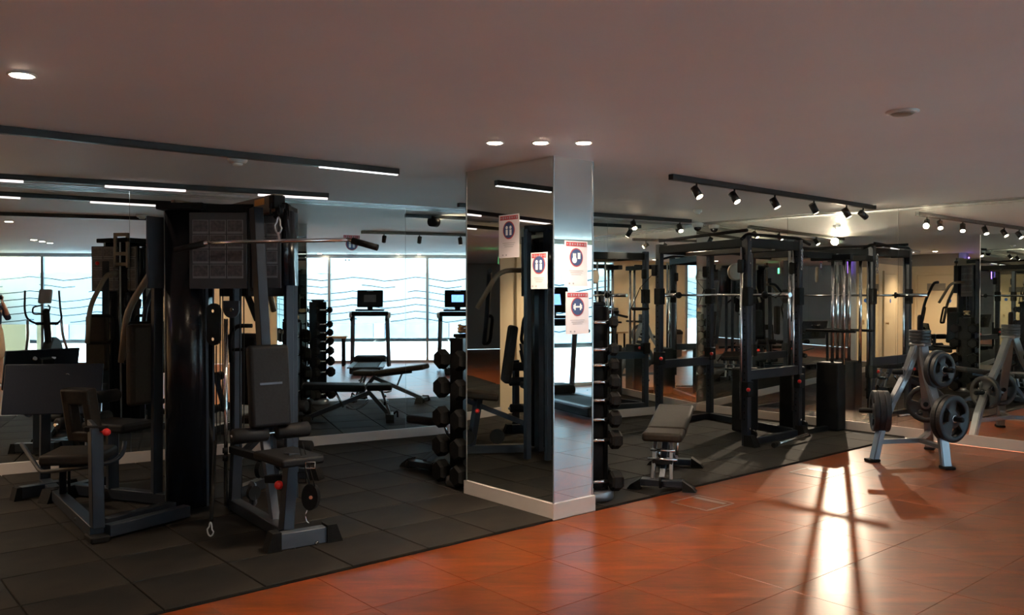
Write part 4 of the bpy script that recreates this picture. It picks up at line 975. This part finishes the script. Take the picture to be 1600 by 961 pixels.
def plate_mesh(R0, th):
    b = Mb(); n = 48; rad = [.026, R0 * .25, R0 * .40, R0 * .74, R0 * .80, R0 * .97, R0]; tk = [th * .5, th * .5, th * .30, th * .30, th * .5, th * .5, th * .36]
    slot = lambda i, k: i == 2 and (k % 16) in (2, 3, 4, 5, 6, 7, 8, 9)
    f = [[b.bm.verts.new((rad[i] * math.cos(2 * math.pi * k / n), rad[i] * math.sin(2 * math.pi * k / n), tk[i])) for k in range(n)] for i in range(7)]
    g = [[b.bm.verts.new((rad[i] * math.cos(2 * math.pi * k / n), rad[i] * math.sin(2 * math.pi * k / n), -tk[i])) for k in range(n)] for i in range(7)]
    for i in range(6):
        for k in range(n):
            k1 = (k + 1) % n
            if slot(i, k):
                for a_, c_ in ((i, k), (i + 1, k)):
                    b.bm.faces.new((f[a_][k], f[a_][k1], g[a_][k1], g[a_][k]))
                if not slot(i, k - 1): b.bm.faces.new((f[i][k], f[i + 1][k], g[i + 1][k], g[i][k]))
                if not slot(i, k + 1): b.bm.faces.new((f[i][k1], f[i + 1][k1], g[i + 1][k1], g[i][k1]))
                continue
            q = b.bm.faces.new((f[i][k], f[i + 1][k], f[i + 1][k1], f[i][k1])); q.smooth = True
            q = b.bm.faces.new((g[i][k], g[i + 1][k], g[i + 1][k1], g[i][k1])); q.smooth = True
    for k in range(n):
        k1 = (k + 1) % n
        b.bm.faces.new((f[6][k], f[6][k1], g[6][k1], g[6][k])); b.bm.faces.new((f[0][k], f[0][k1], g[0][k1], g[0][k]))
    me = b.mesh('weight_plate'); me.materials.append(M_plate); return me
M_plate = mat('plate_rubber', (.014, .015, .018), .45, 0, .45, noise=(.020, .021, .024), nscale=14)
hubm = Mb().lathe([(.0262, -.024), (.040, -.024), (.040, .024), (.0262, .024)], (0, 0, 0), (0, 0, 1), 24).mesh('bushing'); hubm.materials.append(M_chrome)
PM = {}
def wplate(c, axis, R0, th, label):
    key = (round(R0, 3), round(th, 3))
    if key not in PM: PM[key] = plate_mesh(R0, th)
    o = bpy.data.objects.new('weight_plate', PM[key]); COL.objects.link(o); o.location = c
    o.rotation_euler = Vector(axis).to_track_quat('Z', 'Y').to_euler(); tag(o, label, 'weight plate', 'rubber weight plates on the tree')
    h = bpy.data.objects.new('bushing', hubm); COL.objects.link(h); h.parent = o; h.scale = (1, 1, th / .048)
def legpt(f, z):
    d = (f - tc_); d.z = 0
    t = 1 - (z - .02) / (TOPZ - .02); return up(tc_ + d * (.08 + .84 * t), z)
def peg(f, z, ax, plates, L=.22):
    ax = ax.normalized(); c = legpt(f, z) + (V(.05, 0, 0) if f is FR else V(0, 0, 0)); T_(Mb().lathe([(.0245, 0), (.0245, L), (.018, L + .01), (.004, L + .012)], c, ax, 16), 'peg', M_black)
    T_(Mb().cyl(c + ax * .03, c + ax * .036, .05, n=16), 'peg_flange', M_silver)
    x = .04
    for R0, th, lab in plates:
        x += th / 2; wplate(c + ax * x, ax, R0, th, lab); x += th / 2 + .002
axF = V(.46, -.89, .0); axL = V(-.97, .24, 0); axB = V(.5, .85, 0)
peg(FR, .90, axF, [(.185, .05, 'black weight plate at the back of the upper front peg of the tree'), (.165, .045, 'smaller black plate in front on the upper front peg of the tree')])
peg(FR, .455, axF, [(.222, .055, 'large black plate nearest the leg on the lower front peg of the tree'), (.222, .05, 'large black three-grip plate facing out on the lower front peg of the tree')])
peg(FLf, .48, axL, [(.20, .05, 'black plate nearest the leg on the peg towards the cable rack'), (.20, .05, 'black plate in the middle on the peg towards the cable rack'), (.20, .045, 'outermost black plate on the peg towards the cable rack')], .30)
peg(FB, .50, axB, [(.19, .05, 'black plate on the rear peg of the tree facing the right mirror')])
peg(FLf, .86, axL, [], .12)
for k, lab in enumerate(('lowest small plate on the top peg of the tree', 'second lowest small plate on the top peg of the tree', 'second highest small plate on the top peg of the tree', 'highest small plate on the top peg of the tree')):
    wplate(up(tc_, TOPZ + .033 + k * .031), Z, .098, .028, lab)

# ------------------------------------------------------------------ treadmills (by the windows, seen in the mirrors)
def treadmill(label, loc, lit):
    rt = local(thing('treadmill', label, 'treadmill', loc, math.atan2(WNRM.y, WNRM.x)))
    Mb().box((-.85, 0, .10), (1.75, .62, .12), None, .02, 2).o('deck_frame', M_black, rt); Mb().box((-.92, 0, .168), (1.5, .50, .012), None, .003, 1).o('running_belt', M_rubber, rt)
    for s in (-1, 1): Mb().box((-.90, s * .31, .165), (1.6, .10, .03), None, .008, 1).o('side_rail', M_greyf, rt)
    Mb().box((-.05, 0, .22), (.42, .70, .17), None, .07, 4).o('motor_hood', M_black, rt)
    for s in (-1, 1):
        Mb().beam((0.02, s * .40, .05), (-.16, s * .37, 1.18), .07, .10, .02).o('upright', M_greyf, rt)
        Mb().tube([V(-.12, s * .37, 1.16), V(-.55, s * .37, 1.10)], .03, 12).o('handrail', M_rubber, rt); Mb().box((-.15, s * .40, 1.19), (.14, .10, .13), None, .03, 2).o('upright_cap', M_plastic, rt)
    Mb().box((-.16, 0, 1.22), (.16, .80, .10), None, .03, 2).o('console_shelf', M_black, rt); Mb().box((-.18, 0, 1.30), (.26, .62, .04), None, .018, 2).o('tray', M_black, rt)
    q = Matrix.Rotation(R_(12), 3, 'Y'); c = V(-.12, 0, 1.55)
    sc_ = Mb().box(c, (.05, .56, .38), q, .02, 2).o('console', M_black, rt)
    Mb().box(c + q @ V(-.027, 0, .0), (.004, .26, .16), q).o('screen', M_screenlit if lit else M_screen, sc_)
    Mb().box(c + q @ V(-.027, 0, .165), (.004, .14, .016), q).o('maker_mark', M_pgrey, sc_)
    Mb().beam((-.13, 0, 1.28), (-.12, 0, 1.42), .12, .05).o('console_neck', M_black, rt)
    Mb().tube([V(-.42, -.20, 1.24), V(-.42, .20, 1.24)], .02, 10).o('grip_bar', M_black, rt)
    return rt
treadmill('black treadmill with a dark screen by the window, seen in the left mirror', V(6.02, 3.50, 0), False)
treadmill('black treadmill with a lit blue screen by the window, seen in the left mirror', V(6.78, 5.28, 0), True)
rt = local(thing('side_table', 'small pale wooden table on dark legs next to the window', 'table', V(6.15, 2.1, 0), math.atan2(WD.y, WD.x)))
Mb().box((0, 0, .66), (1.0, .4, .05), None, .006, 1).o('table_top', M_wood, rt)
for sx in (-1, 1):
    for sy in (-1, 1): Mb().beam((sx * .42, sy * .14, 0), (sx * .42, sy * .14, .64), .05, .05).o('leg', M_black, rt)
rt = local(thing('waste_bin', 'grey round waste bin near the cream window pier', 'bin', V(4.6, 1.1, 0)))
Mb().lathe([(.15, 0), (.18, .02), (.20, .60), (.205, .62)], (0, 0, 0)).o('body', M_bin, rt); Mb().lathe([(.21, .60), (.21, .66), (.15, .72), (.03, .73)], (0, 0, 0)).o('lid', M_black, rt)
# elliptical trainer
rt = local(thing('elliptical_trainer', 'grey and black elliptical trainer with tall moving handles, seen in the left mirror', 'elliptical', V(1.75, -1.55, 0), math.atan2(WNRM.y, WNRM.x)))
Mb().box((0, 0, .05), (1.6, .12, .08), None, .02, 2).o('base_rail', M_greyf, rt)
for x in (-.8, .75): Mb().box((x, 0, .04), (.09, .60, .07), None, .02, 2).o('stabilizer', M_black, rt)
Mb().lathe([(.30, -.09), (.33, -.05), (.33, .05), (.30, .09)], (.45, 0, .42), (0, 1, 0), 28).o('flywheel_cover', M_black, rt)
Mb().beam((.30, 0, .35), (.15, 0, 1.35), .13, .11, .03).o('mast', M_black, rt)
Mb().box((.13, 0, 1.60), (.07, .26, .30), Matrix.Rotation(R_(15), 3, 'Y'), .03, 3).o('console', M_bin, rt)
Mb().tube([V(.12, -.06, 1.42), V(-.05, -.17, 1.38), V(-.10, -.15, 1.24), V(-.10, .15, 1.24), V(-.05, .17, 1.38), V(.12, .06, 1.42)], .016, 10, .06).o('fixed_handle', M_black, rt)
for s in (-1, 1):
    Mb().tube([V(-.02, s * .33, 1.72), V(.0, s * .35, 1.30), V(.1, s * .34, 1.12), V(.2, s * .17, 1.02)], .02, 10, .12).o('moving_handle', M_black, rt)
    Mb().tube([V(.08, s * .33, 1.12), V(.12, s * .34, .80), V(.2, s * .42, .42)], .026, 10, .1).o('handle_link', M_silver, rt)
    Mb().cyl((.2, s * .06, 1.04), (.2, s * .22, 1.04), .03, n=12).o('pivot', M_black, rt)
    Mb().beam((.22, s * .42, .40), (-.60, s * .24, .28), .05, .05).o('pedal_arm', M_silver, rt); Mb().box((-.45, s * .22, .34), (.40, .16, .05), None, .02, 2).o('pedal', M_black, rt)

# ------------------------------------------------------------------ the photographer, seen only in the mirrors
def skin_fig(name, verts, edges, radii, m, parent, sub=2, root=0):
    me = bpy.data.meshes.new(name); me.from_pydata([tuple(v) for v in verts], edges, []); me.materials.append(m)
    o = bpy.data.objects.new(name, me); COL.objects.link(o); o.parent = parent
    o.modifiers.new('Skin', 'SKIN'); s = o.modifiers.new('Sub', 'SUBSURF'); s.levels = sub; s.render_levels = sub
    for i, r in enumerate(radii): me.skin_vertices[0].data[i].radius = (r, r) if not isinstance(r, tuple) else r
    for i in range(len(radii)): me.skin_vertices[0].data[i].use_root = (i == root)
    return o
per = local(thing('person', 'person in a tan coat and navy top holding a camera up to one eye', 'person', V(-.02, -.22, 0), 0))
bv = [(0, -.02, .95), (0, -.02, 1.10), (0, -.02, 1.30), (0, -.03, 1.42), (0, -.02, 1.50), (0, .0, 1.58), (0, .0, 1.66),
      (-.10, -.02, .88), (-.11, -.01, .48), (-.11, -.03, .08), (-.11, .10, .03), (.10, -.02, .88), (.11, .0, .48), (.11, -.03, .08), (.11, .10, .03),
      (-.17, -.03, 1.40), (-.24, .02, 1.18), (-.12, .13, 1.38), (-.06, .13, 1.52), (.17, -.03, 1.40), (.25, .02, 1.18), (.13, .13, 1.38), (.06, .13, 1.52)]
be = [(0, 1), (1, 2), (2, 3), (3, 4), (4, 5), (5, 6), (0, 7), (7, 8), (8, 9), (9, 10), (0, 11), (11, 12), (12, 13), (13, 14), (3, 15), (15, 16), (16, 17), (17, 18), (3, 19), (19, 20), (20, 21), (21, 22)]
br = [(.15, .11), (.13, .095), (.16, .105), (.11, .08), .05, (.072, .085), (.062, .075), .085, .055, .040, .032, .085, .055, .04, .032, .06, .046, .034, .026, .06, .046, .034, .026]
skin_fig('body', bv, be, br, M_skin, per)
skin_fig('top', [(0, -.02, 1.0), (0, -.02, 1.2), (0, -.02, 1.34), (0, -.03, 1.43), (-.175, -.03, 1.40), (-.24, .02, 1.18), (-.17, .09, 1.30), (.175, -.03, 1.40), (.25, .02, 1.18), (.18, .09, 1.30)],
         [(0, 1), (1, 2), (2, 3), (3, 4), (4, 5), (5, 6), (3, 7), (7, 8), (8, 9)], [(.155, .115), (.14, .11), (.17, .115), (.115, .085), .07, .056, .046, .07, .056, .046], M_navy, per)
skin_fig('coat', [(0, -.03, 1.12), (0, -.03, .95), (0, -.03, .7), (0, -.03, .42)], [(0, 1), (1, 2), (2, 3)], [(.155, .12), (.185, .145), (.21, .165), (.235, .185)], M_coat, per)
skin_fig('hair', [(0, -.03, 1.70), (0, -.05, 1.62), (0, -.09, 1.48), (0, -.10, 1.36)], [(0, 1), (1, 2), (2, 3)], [(.075, .07), (.085, .085), (.075, .05), (.05, .03)], M_hair, per)
for s in (-1, 1):
    hv = [(s * .06, .13, 1.52), (s * .055, .15, 1.555)]; he = [(0, 1)]; hr = [.026, .030]
    for k in range(4):
        i = len(hv); hv += [(s * (.062 - .0), .158 + .012 * k - .02, 1.585 + .004 * k), (s * .045, .165 + .012 * k - .02, 1.60), (s * .028, .165 + .012 * k - .02, 1.597)]; he += [(1, i), (i, i + 1), (i + 1, i + 2)]; hr += [.009, .008, .007]
    i = len(hv); hv += [(s * .045, .125, 1.575), (s * .03, .118, 1.59)]; he += [(1, i), (i, i + 1)]; hr += [.010, .008]
    skin_fig('hand', hv, he, hr, M_skin, per)
for s in (-1, 1):
    Mb().lathe([(.003, 0), (.009, .002), (.009, .004), (.003, .006)], (s * .03, .078, 1.615), (0, 1, 0), 12).o('eye', M_navy, per)
    Mb().box((s * .078, .0, 1.60), (.02, .035, .055), None, .009, 2).o('ear', M_skin, per)
Mb().prism([V(-.012, .07, 1.575), V(.012, .07, 1.575), V(0, .072, 1.62)], (0, .02, -.004)).o('nose', M_skin, per); Mb().box((0, .08, 1.55), (.04, .008, .010), None, .003, 1).o('mouth', M_pred, per)
cm = tag(Mb().box((0, 0, 0), (.12, .05, .08), None, .012, 2).o('camera', M_black), 'black camera held up in front of the photographer', 'camera'); cm.location = (-.02, -.075, 1.585)
